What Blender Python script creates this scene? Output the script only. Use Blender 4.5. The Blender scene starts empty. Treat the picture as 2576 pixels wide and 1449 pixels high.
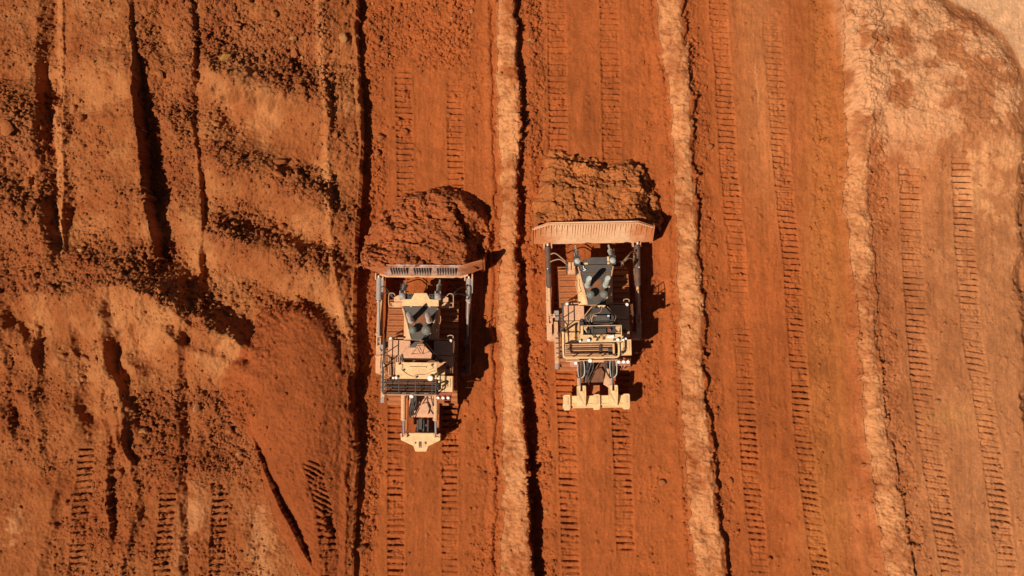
import bpy, bmesh, math, random
import numpy as np
from mathutils import Vector, Matrix

rnd = random.Random(7)
rng = np.random.default_rng(11)
C = bpy.context.scene.collection
R = math.radians

# ------------------------------------------------------------------ camera geometry (used to survey the site from the photo)
D, TILT, FPX = 48.0, R(5), 2304.0
CX, CY, CZ = 0.0, -D*math.sin(TILT), D*math.cos(TILT)
ct, st = math.cos(TILT), math.sin(TILT)

def proj(X, Y, Z):
    dy, dz = Y-CY, Z-CZ
    dep = dy*st - dz*ct
    return 1288 + FPX*X/dep, 724.5 - FPX*(dy*ct + dz*st)/dep

def site(px, py, z=0.0):
    a, b = (px-1288)/FPX, (724.5-py)/FPX
    dx, dy, dz = a, b*ct+st, b*st-ct
    k = (z-CZ)/dz
    return CX+k*dx, CY+k*dy

# ------------------------------------------------------------------ noise
def _h(ix, iy, s):
    n = (ix.astype(np.int64)*374761393 + iy.astype(np.int64)*668265263 + s*974711) & 0xffffffff
    n = ((n ^ (n >> 13)) * 1274126177) & 0xffffffff
    n = ((n ^ (n >> 15)) * 2246822519) & 0xffffffff
    n = n ^ (n >> 16)
    return (n & 0xffffff).astype(np.float32)/np.float32(0xffffff)

_T = np.random.default_rng(5).random((1024, 1024)).astype(np.float32)
def vn(x, y, s=0):
    x = np.asarray(x, np.float32); y = np.asarray(y, np.float32)
    ix = np.floor(x); iy = np.floor(y)
    fx = x-ix; fy = y-iy
    fx = fx*fx*(3-2*fx); fy = fy*fy*(3-2*fy)
    ix = ix.astype(np.int32)+(s*131)%1024; iy = iy.astype(np.int32)+(s*317)%1024
    i0 = ix & 1023; i1 = (ix+1) & 1023; j0 = (iy & 1023) << 10; j1 = ((iy+1) & 1023) << 10
    T = _T.ravel()
    a = T[j0+i0]; b = T[j0+i1]; c = T[j1+i0]; d = T[j1+i1]
    a = a+(b-a)*fx; c = c+(d-c)*fx
    return a+(c-a)*fy-np.float32(.5)                             # -0.5 .. 0.5

def fbm(x, y, s, octs=4, gain=0.5, ridged=False):
    out = 0; amp = 1.0
    for k in range(octs):
        n = vn(x*2**k+17.3*k, y*2**k-9.1*k, s+k)
        if ridged: n = 0.5-2*np.abs(n)
        out = out + amp*n; amp *= gain
    return out

def sstep(a, b, x):
    t = np.clip((x-a)/(b-a), 0, 1)
    return t*t*(3-2*t)

def pl(v, pts):
    """x of a polyline (y, x) at height v"""
    p = np.array(pts, float)
    return np.interp(v, p[:, 0], p[:, 1])

def seg_dist(u, v, pts):
    """distance to an open polyline of (u, v) points, the side sign (+ right/below of travel) and the fraction along it"""
    best = np.full(u.shape, 1e9, np.float32); side = np.zeros(u.shape, np.float32); frac = np.zeros(u.shape, np.float32)
    n = len(pts)-1
    for i in range(n):
        (x0, y0), (x1, y1) = pts[i], pts[i+1]
        dx, dy = x1-x0, y1-y0; L2 = dx*dx+dy*dy
        t = np.clip(((u-x0)*dx+(v-y0)*dy)/L2, 0, 1)
        d = np.hypot(u-x0-t*dx, v-y0-t*dy)
        m = d < best
        s = np.sign((u-x0)*dy-(v-y0)*dx)
        best = np.where(m, d, best); side = np.where(m, s, side); frac = np.where(m, (i+t)/n, frac)
    return best, side, frac

def poly_sdf(u, v, pts):
    """signed distance to a closed polygon, positive inside"""
    d, _, _ = seg_dist(u, v, list(pts)+[pts[0]])
    inside = np.zeros(u.shape, bool)
    n = len(pts); j = n-1
    for i in range(n):
        xi, yi = pts[i]; xj, yj = pts[j]
        if yi != yj:
            inside ^= ((yi > v) != (yj > v)) & (u < (xj-xi)*(v-yi)/(yj-yi)+xi)
        j = i
    return np.where(inside, d, -d)

# ------------------------------------------------------------------ survey lines, (y, x) in photo pixels of a 2576 wide picture
CREST2 = [(0, 897), (112, 898), (224, 905), (308, 912), (450, 906), (560, 898), (700, 893), (850, 890), (930, 897), (960, 886), (1050, 893), (1150, 900), (1300, 890), (1449, 884)]
CREST1 = [(0, 808), (196, 818), (308, 826), (400, 824), (608, 834), (692, 848), (776, 858), (860, 874), (930, 880), (1449, 868)]
B1L = [(0, 1247), (200, 1248), (400, 1254), (600, 1256), (800, 1252), (1000, 1256), (1200, 1262), (1449, 1252)]
B1R = [(0, 1292), (130, 1302), (230, 1307), (330, 1306), (600, 1298), (800, 1301), (950, 1308), (1100, 1318), (1250, 1328), (1449, 1336)]
B2L = [(0, 1645), (110, 1655), (200, 1678), (405, 1690), (600, 1697), (926, 1707), (1130, 1718), (1300, 1731), (1449, 1745)]
B2R = [(0, 1716), (110, 1727), (210, 1738), (405, 1742), (573, 1752), (657, 1757), (797, 1768), (926, 1770), (1057, 1783), (1243, 1802), (1449, 1828)]
B3L = [(0, 2118), (200, 2118), (330, 2130), (473, 2123), (530, 2118), (600, 2136), (765, 2149), (919, 2166), (1094, 2176), (1244, 2196), (1449, 2229)]
B3R = [(0, 2200), (150, 2196), (330, 2196), (487, 2182), (562, 2189), (667, 2198), (797, 2203), (919, 2211), (1050, 2226), (1169, 2252), (1300, 2270), (1449, 2296)]
SCARP = [(0, 2700), (210, 2590), (300, 2575), (405, 2562), (569, 2547), (700, 2546), (850, 2556), (1000, 2562), (1100, 2580), (1449, 2680)]
TRACKS = [  # centre line (y, x), width, strength, y range
    ([(150, 1013), (250, 1016), (480, 1020), (760, 1008), (1000, 997), (1449, 996)], 41, .9, (185, 2000)),
    ([(150, 1143), (250, 1145), (480, 1147), (800, 1138), (1000, 1133), (1449, 1132)], 39, .9, (205, 2000)),
    ([(0, 1400), (400, 1405), (900, 1422), (1150, 1429), (1300, 1434), (1449, 1436)], 45, .85, (-500, 2000)),
    ([(0, 1531), (400, 1540), (900, 1560), (1150, 1566), (1300, 1571), (1449, 1576)], 45, .85, (-500, 1385)),
    ([(0, 1806), (280, 1826), (405, 1832), (657, 1855), (797, 1862), (926, 1873), (1057, 1880), (1243, 1895), (1449, 1914)], 43, .72, (-500, 2000)),
    ([(0, 1935), (280, 1957), (405, 1966), (657, 1992), (797, 2001), (926, 2011), (1057, 2018), (1243, 2037), (1449, 2067)], 43, .72, (60, 2000)),
    ([(432, 2287), (569, 2293), (716, 2300), (814, 2306), (964, 2319), (1150, 2345), (1281, 2367), (1430, 2393)], 52, .75, (410, 2000)),
    ([(400, 2419), (422, 2420), (569, 2424), (716, 2434), (830, 2442), (964, 2466), (1113, 2489), (1281, 2513), (1430, 2532)], 48, .75, (385, 2000)),
    ([(1147, 215), (1298, 201), (1432, 191)], 38, 1.35, (1125, 2000)),
    ([(1250, 421), (1264, 420), (1432, 406)], 40, 1.35, (1232, 2000)),
    ([(1250, 555), (1264, 554), (1432, 544)], 38, 1.35, (1238, 2000)),
    ([(1170, 782), (1211, 795), (1300, 818), (1393, 828), (1449, 828)], 42, 1.2, (1165, 2000)),
]
HEAPCREST = [(-60, 752), (60, 742), (160, 742), (250, 722), (320, 722), (390, 752), (470, 812), (545, 852), (606, 868)]
FAN = [(690, 770), (740, 748), (800, 764), (845, 805), (882, 880), (900, 960), (896, 1120), (890, 1300), (872, 1449), (790, 1520), (690, 1330), (640, 1130), (585, 1060), (545, 960), (560, 900), (620, 850), (650, 800)]
TRENCH = [(638, 1105), (658, 1155), (690, 1225), (716, 1285), (742, 1335), (764, 1385), (780, 1418)]
SLOPES = [  # photo x, y, half sizes, turn, steepness
    (290, 215, 70, 45, 0, .4), (265, 300, 80, 45, 0, .3), (240, 385, 80, 50, 0, .25), (290, 525, 85, 30, 5, .6), (235, 570, 50, 40, 0, .3),
    (565, 225, 60, 36, 0, .55), (592, 265, 28, 40, 0, .55), (630, 250, 60, 30, 0, .4), (705, 262, 60, 28, 0, .4),
    (760, 540, 75, 30, 18, .8), (700, 508, 60, 20, 25, .6), (600, 482, 60, 20, 30, .6), (530, 460, 36, 40, 0, .4),
    (545, 620, 50, 24, 10, .5), (605, 652, 70, 30, 20, .6), (740, 716, 60, 26, -8, .75), (680, 692, 50, 22, 15, .6), (805, 715, 40, 30, -30, .5),
    (390, 860, 40, 24, 0, .9), (415, 892, 28, 24, 20, .9), (500, 832, 85, 20, 27, .9), (572, 872, 40, 20, 18, .9), (545, 965, 30, 20, 20, .5),
    (160, 795, 70, 28, 0, .5), (90, 762, 70, 28, 0, .45), (215, 850, 50, 30, 0, .5), (300, 822, 60, 34, 0, .55), (30, 600, 26, 50, 0, .5),
    (10, 950, 16, 60, -15, .6), (36, 1005, 14, 40, -10, .5), (240, 905, 28, 80, 0, .45), (252, 1005, 22, 70, 0, .5), (480, 905, 60, 40, 0, .4), (620, 962, 40, 22, 20, .4),
    (450, 990, 60, 40, 10, .25), (120, 930, 40, 60, 0, .3),
    (40, 262, 45, 44, 0, -.6), (115, 400, 20, 120, 0, -.5), (115, 262, 20, 50, 0, -.5), (110, 550, 18, 60, 0, -.5), (30, 475, 42, 44, 0, -.6),
    (300, 652, 110, 30, 0, -.6), (420, 705, 70, 40, 10, -.6), (350, 722, 60, 26, 0, -.4), (520, 782, 75, 30, 27, -.45), (602, 806, 28, 18, 20, -.35),
    (700, 420, 80, 26, 5, -.6), (775, 462, 60, 18, 25, -.6), (600, 352, 80, 50, 0, -.3), (660, 592, 100, 20, 10, -.7), (782, 622, 50, 22, 10, -.6),
    (640, 172, 120, 36, 0, -.5), (760, 182, 80, 28, 0, -.5), (560, 120, 60, 50, 0, -.3), (400, 140, 26, 60, 0, -.5), (420, 280, 22, 60, -10, -.5),
    (62, 850, 20, 50, -15, -1.0), (76, 975, 12, 30, 0, -.9), (292, 962, 12, 80, -5, -.8), (316, 985, 12, 60, -10, -.8), (280, 792, 14, 30, -10, -.7),
    (400, 1100, 100, 70, 0, -.25), (470, 866, 34, 10, 28, -1.0), (398, 885, 8, 26, -30, -.9), (640, 860, 40, 60, 0, -.2), (180, 1000, 30, 60, 0, -.35), (345, 930, 20, 50, 0, -.4)]
MOUND = [(2062, -60), (2066, 30), (2098, 90), (2118, 180), (2122, 300), (2160, 560), (2330, 600), (2520, 600), (2590, 420), (2580, 250), (2571, 196), (2556, 142), (2525, 95), (2460, 42), (2381, 0), (2330, -60)]

def clod_noise(X, Y, s):
    a = fbm(X*2.2, Y*2.2, s, 3, .55)
    b = np.abs(vn(X*7, Y*7, s+5))+np.abs(vn(X*13, Y*13, s+6))*.6
    return a, b

def lines_height(u, v, L):
    """piecewise linear cross-section through lines [(x_of_v, z_of_v)] ordered left to right"""
    h = np.broadcast_to(L[0][1], u.shape).astype(np.float32).copy()
    for (x0, z0), (x1, z1) in zip(L, L[1:]):
        t = np.clip((u-x0)/np.maximum(x1-x0, 1.0), 0, 1)
        h = np.where(u >= x0, z0+(z1-z0)*t, h)
    return h

def survey(u, v, detail=True):
    """macro height of the ground, in metres, at a photo position"""
    u = u.astype(np.float32); v = v.astype(np.float32)
    jag = fbm(u/60, v/60, 3, 4, .62)*13 if detail else 0
    jag2 = fbm(u/26, v/34, 9, 4, .66)*9 if detail else 0
    uj = u+jag2; ujl = u+jag*1.0+(fbm(u/9, v/14, 15, 2)*5 if detail else 0)
    c2 = pl(v, CREST2); c1 = pl(v, CREST1)
    # ---- left, uncut bench with its furrows
    hl = pl(v, [(0, .7), (200, .7), (315, 1.35), (430, .95), (540, 1.3), (650, .8), (760, .8), (900, .8), (1449, .55)])
    up = 1-sstep(600, 700, v)
    zB = pl(v, [(0, .95), (130, 1.15), (200, 1.5), (300, 1.65), (620, 1.6), (690, .72), (1449, .70)])
    zBf = pl(v, [(0, .75), (130, .7), (200, .45), (300, .3), (600, .35), (690, .70), (1449, .7)])
    xB = pl(v, [(0, 325), (100, 330), (200, 342), (300, 350), (380, 362), (487, 370), (587, 388), (668, 396), (1449, 400)])
    xC = pl(v, [(0, 478), (118, 486), (240, 484), (336, 488), (437, 502), (520, 510), (700, 502), (1449, 500)])
    zC = .62+.3*up
    dC = pl(v, [(0, .25), (118, .45), (195, .45), (230, .12), (320, .2), (380, .42), (560, .45), (620, .25), (640, .45), (700, .4), (740, .05), (1449, 0)])
    zc1 = pl(v, [(0, 1.05), (400, 1.0), (700, 1.15), (860, 1.15), (960, .9), (1449, .75)])
    zc2 = pl(v, [(0, .72), (300, .85), (700, 1.0), (900, 1.1), (1100, .85), (1449, .65)])
    zfoot = pl(v, [(0, .02), (850, .05), (1000, .12), (1449, .15)])
    dw = 1-sstep(800, 880, v)
    plat = np.full(v.shape, .62, np.float32)
    L = [(-200, hl), (82, hl+.05), (92, hl+.08), (136, hl-.42*up), (143, hl-.40*up), (158, hl-.06*up), (166, hl-.22*up), (185, .75+0*v),
         (xB-8, zB-.05), (xB, zB), (xB+13, zBf), (xB+52, zBf+.05), (xB+75, zC-.2), (xC-6, zC), (xC, zC), (xC+9, zC-dC), (xC+55, zC-dC*.7-.1),
         (c1-70, plat+.12), (c1-18, zc1-.25), (c1-3, zc1), (c1+3, zc1-.06), (c1+9, zc1-.16), (c2-15, zc2-.12*dw), (c2-11, zc2-.20*dw), (c2-4, zc2-.02), (c2, zc2-.04),
         (c2+6, zfoot+.1), (c2+9, zfoot), (c2+24, zfoot), (c2+50, 0*v)]
    hleft = lines_height(ujl, v, L)
    # diagonal lobes of spilled earth in the middle of the bench
    if True:
        wmid = sstep(490, 540, u)*(1-sstep(800, 850, u))*(1-sstep(690, 790, v))
        psi = v-.30*(u-500)+(jag*1.6)
        lob = pl(psi, [(-200, 0), (60, .0), (185, .62), (250, .18), (300, .05), (395, .62), (455, .2), (500, .05), (585, .55), (640, .12), (700, 0), (900, 0)])
        hleft = hleft+wmid*lob
        w2 = sstep(175, 200, u)*(1-sstep(320, 350, u))*(1-sstep(600, 660, v))
        psi2 = v+.15*(u-250)+jag*2
        hleft = hleft+w2*pl(psi2, [(-200, 0), (120, 0), (200, .22), (245, .0), (300, .2), (360, .0), (560, .02), (585, .0)])
        # long heap across the lower left
        d, s, fr = seg_dist(u+jag*1.3, v+jag*1.3, HEAPCREST)
        hh = pl(u, [(-60, .5), (60, .5), (180, .75), (300, 1.15), (400, 1.25), (520, .95), (600, .45), (625, 0)])
        north = s > 0
        gul = .22*fbm(u/34, v/95, 21, 3, .6)
        prof = np.where(north, np.clip(1-d/118, 0, 1)**1.05, np.clip(1-d/150, 0, 1)**1.6)
        hleft = hleft+np.where(u < 640, hh*prof, 0)+np.where((~north) & (u < 640), gul*prof*hh*(d < 240), 0)
        # reddish fan dumped at the lane's edge
        sd = poly_sdf(u+jag*1.4, v+jag*1.4, FAN)
        fan_h = .80*sstep(-4, 50, sd)+.45*sstep(0, 140, sd)
        fan_h = fan_h*pl(v, [(700, 1), (860, 1.0), (1050, .75), (1250, .45), (1449, .3)])
        hleft = hleft+np.where(u < c2-2, fan_h, fan_h*np.clip(1-(u-c2+2)/9, 0, 1))
        # trench
        d, s, fr = seg_dist(u+jag*.7+jag2*.5, v+jag*.5, TRENCH)
        wid = 30*np.sin(np.clip(fr, .02, .98)*math.pi)**.5
        tr = np.where(s > 0, np.clip(1-d/np.maximum(wid, 3), 0, 1), 0)
        hleft = hleft-.62*np.where(s > 0, np.minimum(1, d/3)*tr**.8, 0)*np.sin(np.clip(fr, .01, .99)*math.pi)**.4
        hleft = hleft+.16*np.where(s < 0, np.clip(1-d/38, 0, 1), 0)*np.sin(np.clip(fr, .01, .99)*math.pi)**.4
        # furrows of the lower left
        low = sstep(860, 960, v)
        def furrow(pts, h, wl, wr, a, b, depth=0.0, wd=10):
            x = pl(v, pts)+fbm(u/50, v/55, 171, 3, .6)*12; dd = ujl-x
            w = sstep(a-60, a+60, v)*(1-sstep(b-60, b+60, v))*np.clip(.75+1.2*vn(u/60, v/70, 172), .25, 1.2)
            f = np.where(dd < 0, np.clip(1+dd/wl, 0, 1)**1.5, np.clip(1-dd/wr, 0, 1))*h
            f = f-depth*np.clip(1-np.abs(dd-wr-wd*.6)/(wd*1.6), 0, 1)
            return f*w
        hleft = hleft+furrow([(880, 240), (1029, 258), (1130, 266), (1264, 272), (1449, 268)], .40, 60, 15, 960, 1400, .10, 16)
        hleft = hleft+furrow([(800, 285), (1000, 300), (1110, 313), (1224, 338), (1330, 345)], .30, 22, 14, 830, 1220, .16, 12)
        hleft = hleft+furrow([(1220, 345), (1300, 335), (1449, 312)], .26, 50, 22, 1240, 1600, .10, 16)
        hleft = hleft+furrow([(780, 78), (860, 82), (950, 80), (1030, 90)], .34, 50, 14, 790, 990, .16, 16)
        hleft = hleft+furrow([(900, 10), (1030, 22), (1120, 26)], .26, 45, 14, 900, 1100, .10, 14)
        hleft = hleft+furrow([(800, 60), (1449, 130)], .20, 60, 20, 1040, 1180, .08, 14)
        hleft = hleft+furrow([(1220, 135), (1320, 122), (1449, 95)], .22, 50, 24, 1220, 1600, .16, 22)
        hleft = hleft+furrow([(1220, 620), (1449, 612)], .12, 40, 18, 1230, 1600, .08, 14)
        hleft = hleft+furrow([(860, 420), (1000, 430), (1100, 425)], .16, 60, 30, 880, 1080, .06, 16)
        hleft = hleft+furrow([(780, 160), (900, 190), (1050, 200)], .20, 50, 22, 800, 1060, .08, 16)
        hleft = hleft+furrow([(1150, 770), (1260, 800), (1340, 826), (1400, 812)], .22, 14, 7, 1290, 1420, .12, 9)
        for (bu, bv, su, sv, rot, sl) in SLOPES:
            pu, pv = bu, bv
            k = 2.6*max(su, sv)
            w = (np.abs(u-pu) < k) & (np.abs(v-pv) < k)
            if not w.any(): continue
            uu = (u[w]+(jag[w] if detail else 0)*1.5-pu); vv = (v[w]+(jag2[w] if detail else 0)*1.5-pv)
            c_, s_ = math.cos(R(rot)), math.sin(R(rot))
            a_ = (uu*c_+vv*s_)/su; b_ = (-uu*s_+vv*c_)/sv
            e = np.exp(-.5*(a_*a_+b_*b_))
            smin = min(su, sv)*1.15
            hleft[w] += sl*smin/48*((uu*.55-vv*.83)/smin)*e
    # ---- lanes and berms
    b1l, b1r = pl(v, B1L), pl(v, B1R); b2l, b2r = pl(v, B2L), pl(v, B2R); b3l, b3r = pl(v, B3L), pl(v, B3R)
    d1 = pl(v, [(0, .46), (350, .46), (560, .55), (720, .85), (900, 1.10), (1449, 1.15)])*(1+.45*fbm(0*v+3.3, v/70, 33, 3, .6))
    s1 = pl(v, [(0, .16), (600, .18), (1449, .14)])
    d2 = pl(v, [(0, .26), (400, .24), (900, .26), (1449, .38)])
    d3 = pl(v, [(0, .10), (400, .10), (900, .20), (1449, .24)])
    lane3 = .10; lane4 = .38
    zero = 0*v
    g = sstep(300, 420, v)
    Lr = [(c2+9, zfoot), (c2+24, zfoot), (c2+50, zero), (b1l-34, zero+.02), (b1l-20, .24+zero), (b1l-15, .22+zero), (b1l-9, .08+zero), (b1l, .34+zero), (b1l+12, .50+zero), (b1r-14, .74+zero), (b1r-5, .74+zero),
          (b1r, .68+zero), (b1r+5, .60-d1), (b1r+14, .58-d1), (b1r+34, np.minimum(s1-.02, .85-d1)), (b1r+60, .0+zero), (b2l-38, .02+zero), (b2l-14, .22+zero), (b2l-6, .20+zero), (b2l+6, .46+zero), (b2r-20, .70+zero), (b2r-8, .70+zero), (b2r, .60+zero),
          (b2r+4, .58-d2), (b2r+10, .50-d2), (b2r+44, lane3+zero), (b3l-62, lane3+zero), (b3l-48, lane3+.10+zero), (b3l-16, lane3+.16+zero), (b3l, lane3+.46+zero), (b3l+12, lane3+.52+zero), (b3r-22, lane3+.68+zero),
          (b3r-6, lane3+.66+zero), (b3r, lane3+.58+zero), (b3r+4, lane3+.58-d3), (b3r+40, lane4+zero), (2500, lane4+zero), (3200, lane4+zero)]
    hr = lines_height(uj, v, Lr)
    x = np.where(u < c2+4, hleft, hr)
    # ---- pale mound in the far corner, and the drop on the right edge
    sd = poly_sdf(u+jag, v+jag, MOUND)
    m = .75*sstep(-4, 40, sd)
    x = x+np.where(u > 2040, (.62*sstep(-6, 46, sd)+.2*sstep(20, 110, sd))*(1-sstep(200, 560, v)), 0)*np.where(u < 2140, sstep(2050, 2140, u), 1)
    sc = pl(v, SCARP)
    scm = sstep(sc+jag*1.4, sc+jag*1.4+46, u)*sstep(190, 330, v)*(1-sstep(1080, 1180, v))
    x = x-.85*scm
    return x, hleft, jag

def masks(u, v, jag):
    c2 = pl(v, CREST2)
    left = u < c2
    m = {}
    m['left'] = left
    psi = v-.30*(u-500)+jag*1.6
    wmid = sstep(490, 540, u)*(1-sstep(790, 850, u))*(1-sstep(690, 790, v))
    rough = wmid*np.maximum.reduce([1-sstep(150, 200, psi), sstep(330, 360, psi)*(1-sstep(395, 430, psi)), sstep(530, 550, psi)*(1-sstep(585, 620, psi))])
    d, s, fr = seg_dist(u, v, HEAPCREST)
    nh = (s > 0)*np.clip(1.25-d/110, 0, 1)*(u < 625)
    fan = np.clip(poly_sdf(u+jag*1.4, v+jag*1.4, FAN)/14, 0, 1)
    m['fan'] = fan*(u < c2+14)
    m['heapn'] = np.clip(nh*1.6, 0, 1)
    r = .5*left+rough*.9+nh*1.0+.55*((u > 345) & (u < 490) & (v < 660))+.6*((u < 140) & (v > 200) & (v < 660))
    r = np.where(m['fan'] > .3, .20+.75*(1-sstep(0, 46, poly_sdf(u, v, FAN)))*(v < 860), r)
    r = r*(1-.75*left*sstep(1120, 1240, v)*(1-sstep(90, 150, u)))
    r = np.maximum(r, .9*left*sstep(940, 1010, v)*sstep(300, 370, u)*(1-sstep(600, 660, u))*(1-sstep(1230, 1290, v)))
    m['rough'] = np.clip(r, 0, .95)
    rr = np.zeros_like(u)
    b1l, b1r = pl(v, B1L), pl(v, B1R); b2l, b2r = pl(v, B2L), pl(v, B2R); b3l, b3r = pl(v, B3L), pl(v, B3R)
    def band(a, b, val, e=8):
        return val*sstep(a-e, a+e, u)*(1-sstep(b-e, b+e, u))
    rr = np.maximum(rr, band(c2+8, c2+62, .62))
    rr = np.maximum(rr, band(c2+30, b1l-60, 1, 20)*(1-sstep(120, 215, v))*.85)
    rr = np.maximum(rr, band(1185, 1255, .5)*sstep(1050, 1150, v))
    rr = np.maximum(rr, band(1160, 1250, .25))
    rr = np.maximum(rr, band(b1l-14, b1l+4, .5, 4)); rr = np.maximum(rr, band(b1r-6, b1r+66, .75))
    rr = np.maximum(rr, band(b2l-16, b2l+4, .6, 4)); rr = np.maximum(rr, band(b2r-4, b2r+44, .5)); rr = np.maximum(rr, band(b3r-4, b3r+50, .4))
    rr = np.maximum(rr, band(1600, 1660, .28)); rr = np.maximum(rr, band(2040, 2090, .3)); rr = np.maximum(rr, band(b3l-16, b3l+10, .4, 4))
    rr = np.maximum(rr, band(2050, 3000, .14)); rr = np.maximum(rr, band(b1l, b1r, .12)); rr = np.maximum(rr, band(b2l, b2r, .12)); rr = np.maximum(rr, band(b3l, b3r, .16))
    rr = np.maximum(rr, .07)
    m['rough'] = np.where(left, m['rough'], rr)
    w = fbm(u/28, v/28, 41, 3, .6)*12
    uj = u+w
    b1 = sstep(b1l-2, b1l+8, uj)*(1-sstep(b1r-5, b1r+3, uj)); b2 = sstep(b2l-2, b2l+10, uj)*(1-sstep(b2r-8, b2r, uj)); b3 = sstep(b3l-6, b3l+8, uj)*(1-sstep(b3r-6, b3r+2, uj))
    m['berm1'], m['berm2'], m['berm3'] = b1, b2, b3
    c1 = pl(v, CREST1)
    m['mound'] = np.clip(poly_sdf(u+jag, v+jag, MOUND)/20, 0, 1)*(1-sstep(230, 480, v+jag*5))*sstep(2070, 2140, u)
    far = np.where(u > 2300, 1, 0)*np.clip(-poly_sdf(u+jag, v+jag, MOUND)/10, 0, 1)*(1-sstep(280, 360, v))
    m['corner'] = far
    return m

# ------------------------------------------------------------------ grid
def axis(half, step, out):
    a = list(np.arange(-half, half+1e-6, step)); s = step; e = a[-1]; ext = []
    while e < out:
        s *= 1.16; e += s; ext.append(e)
    return np.array([-q for q in reversed(ext)]+a+ext), len(ext)

STEP = 0.036
gx, ex = axis(29.2, STEP, 420); gy, ey = axis(17.6, STEP, 420)
X, Y = np.meshgrid(gx, gy)
X = X.astype(np.float32); Y = Y.astype(np.float32)
U, V = proj(X, Y, 0.3)
for it in range(2):
    M, _, _ = survey(U, V, False)
    U, V = proj(X, Y, np.clip(M, -.5, 2.2))
U = U.astype(np.float32); V = V.astype(np.float32)
HT, HLEFT, JAG = survey(U, V, True)
MK = masks(U, V, JAG)
near = np.exp(-np.clip(np.maximum(np.abs(X)-30, np.abs(Y)-18.5), 0, None)/6).astype(np.float32)
rough = (MK['rough']*np.clip(.85+1.1*fbm(X*.55, Y*.55, 44, 3, .6), .3, 1.5)).astype(np.float32)

# --- track prints
PRINT = np.zeros_like(HT)
PITCH = .318
for k, (pts, w, stg, (a, b)) in enumerate(TRACKS):
    x = pl(V, pts)
    i = max(0, min(len(pts)-2, 1))
    dd = U-x+fbm(U/30, V/60, 60+k, 2)*3
    m = (1-sstep(w/2-3, w/2+2, np.abs(dd)))*sstep(a-12, a+12, V+fbm(U/30, V/30, 77, 2)*25)*(1-sstep(b-12, b+12, V))
    if m.max() <= 0: continue
    slope = (np.interp(V+20, [p[0] for p in pts], [p[1] for p in pts])-np.interp(V-20, [p[0] for p in pts], [p[1] for p in pts]))/40
    if k == 11: slope = slope+np.where(V < 1290, .35, 0)
    q = (Y+slope*dd/48*1.0+.02*vn(U/26, V/90, 90+k)+rng.random())/PITCH
    cell = np.floor(q); fr = q-cell                          # fr grows northwards
    keep = _h(cell.astype(np.int64), np.full(cell.shape, k, np.int64), 5)
    brk = sstep(-.06-(.10 if 4 <= k <= 7 else 0), .16-(.08 if 4 <= k <= 7 else 0), vn(U/30, Y*1.7, 120+k)+vn(U/14, Y*4, 130+k)*.35+(keep-.5)*.45-.03)
    saw = np.where(fr < .72, -.02+.10*fr, np.where(fr < .80, .052-(fr-.72)/.08*.23, np.where(fr < .88, -.178, -.178+(fr-.88)/.12*.158)))
    lump = .13*(np.abs(vn(U/9, V/6, 140+k))-.16)+.05*vn(U/22, V/12, 150+k)
    m = m*np.clip(1.15+1.5*fbm(U/60, V/110, 180+k, 2, .6), .35, 1.6)
    PRINT += m*stg*(-.05+saw*(.75+.7*keep)*(1-.8*brk)*1.35+lump*(.3+1.25*brk))
    PRINT += .02*stg*np.exp(-((np.abs(dd)-w/2-3)/3.5)**2)*sstep(a-12, a+12, V)*(1-sstep(b-12, b+12, V))*(.5+vn(U/8, V/8, 160+k))
    rough = np.maximum(rough, m*.12)
HT = HT+PRINT*near

# --- soil relief
lf0 = MK['left'].astype(np.float32)
a1, b1 = clod_noise(X, Y, 200)
fineg = fbm(X*8, Y*8, 213, 2, .7)
HT += near*(rough*(.11*a1+.07*(b1-.35)+.10*fbm(X*4.3, Y*4.3, 210, 4, .78)+.05*fbm(X*5, Y*5, 207, 3, .6, True))+(.35*lf0+.25*rough+.06)*.11*fineg)
sl_ = sstep(0, 25, U-pl(V, CREST1))*(1-sstep(-20, -8, U-pl(V, CREST2)))*(V < 900)
HT += near*sl_*.17*fbm((X*.75-Y*.66)*3.0*.9, (X*.66+Y*.75)*.9, 216, 3, .6)
lf = MK['left'].astype(np.float32)
HT += near*lf*(.16*fbm(X*.55, Y*.35, 240, 4, .55)+.09*fbm(X*1.8, Y*1.1, 245, 4, .6))*(1-.6*MK['fan'])
HT += near*.018*fbm(X*9, Y*3, 220, 2)
bermw = np.maximum.reduce([MK['berm1'], MK['berm2'], MK['berm3']])
HT += near*(1-lf)*(.10*fbm(X*.5, Y*.3, 225, 3)+.024*fbm(X*3.4, Y*.25, 227, 4, .6)*(1-bermw)*(1-MK['mound'])*(1-MK['corner'])+.03*fbm(X*3, Y*2.2, 228, 4, .65))
slopey = np.clip((MK['heapn']*0+rough), 0, 1)
bermw = np.maximum.reduce([MK['berm1'], MK['berm2'], MK['berm3']])
HT += near*bermw*(.13*fbm(X*1.3, Y*2.0, 230, 5, .66)+.07*fbm(X*5, Y*6, 236, 3, .7))
HT += near*MK['mound']*(.16*fbm(X*1.1, Y*1.5, 233, 5, .66)+.05*fbm(X*5, Y*5, 239, 3, .7))
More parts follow.
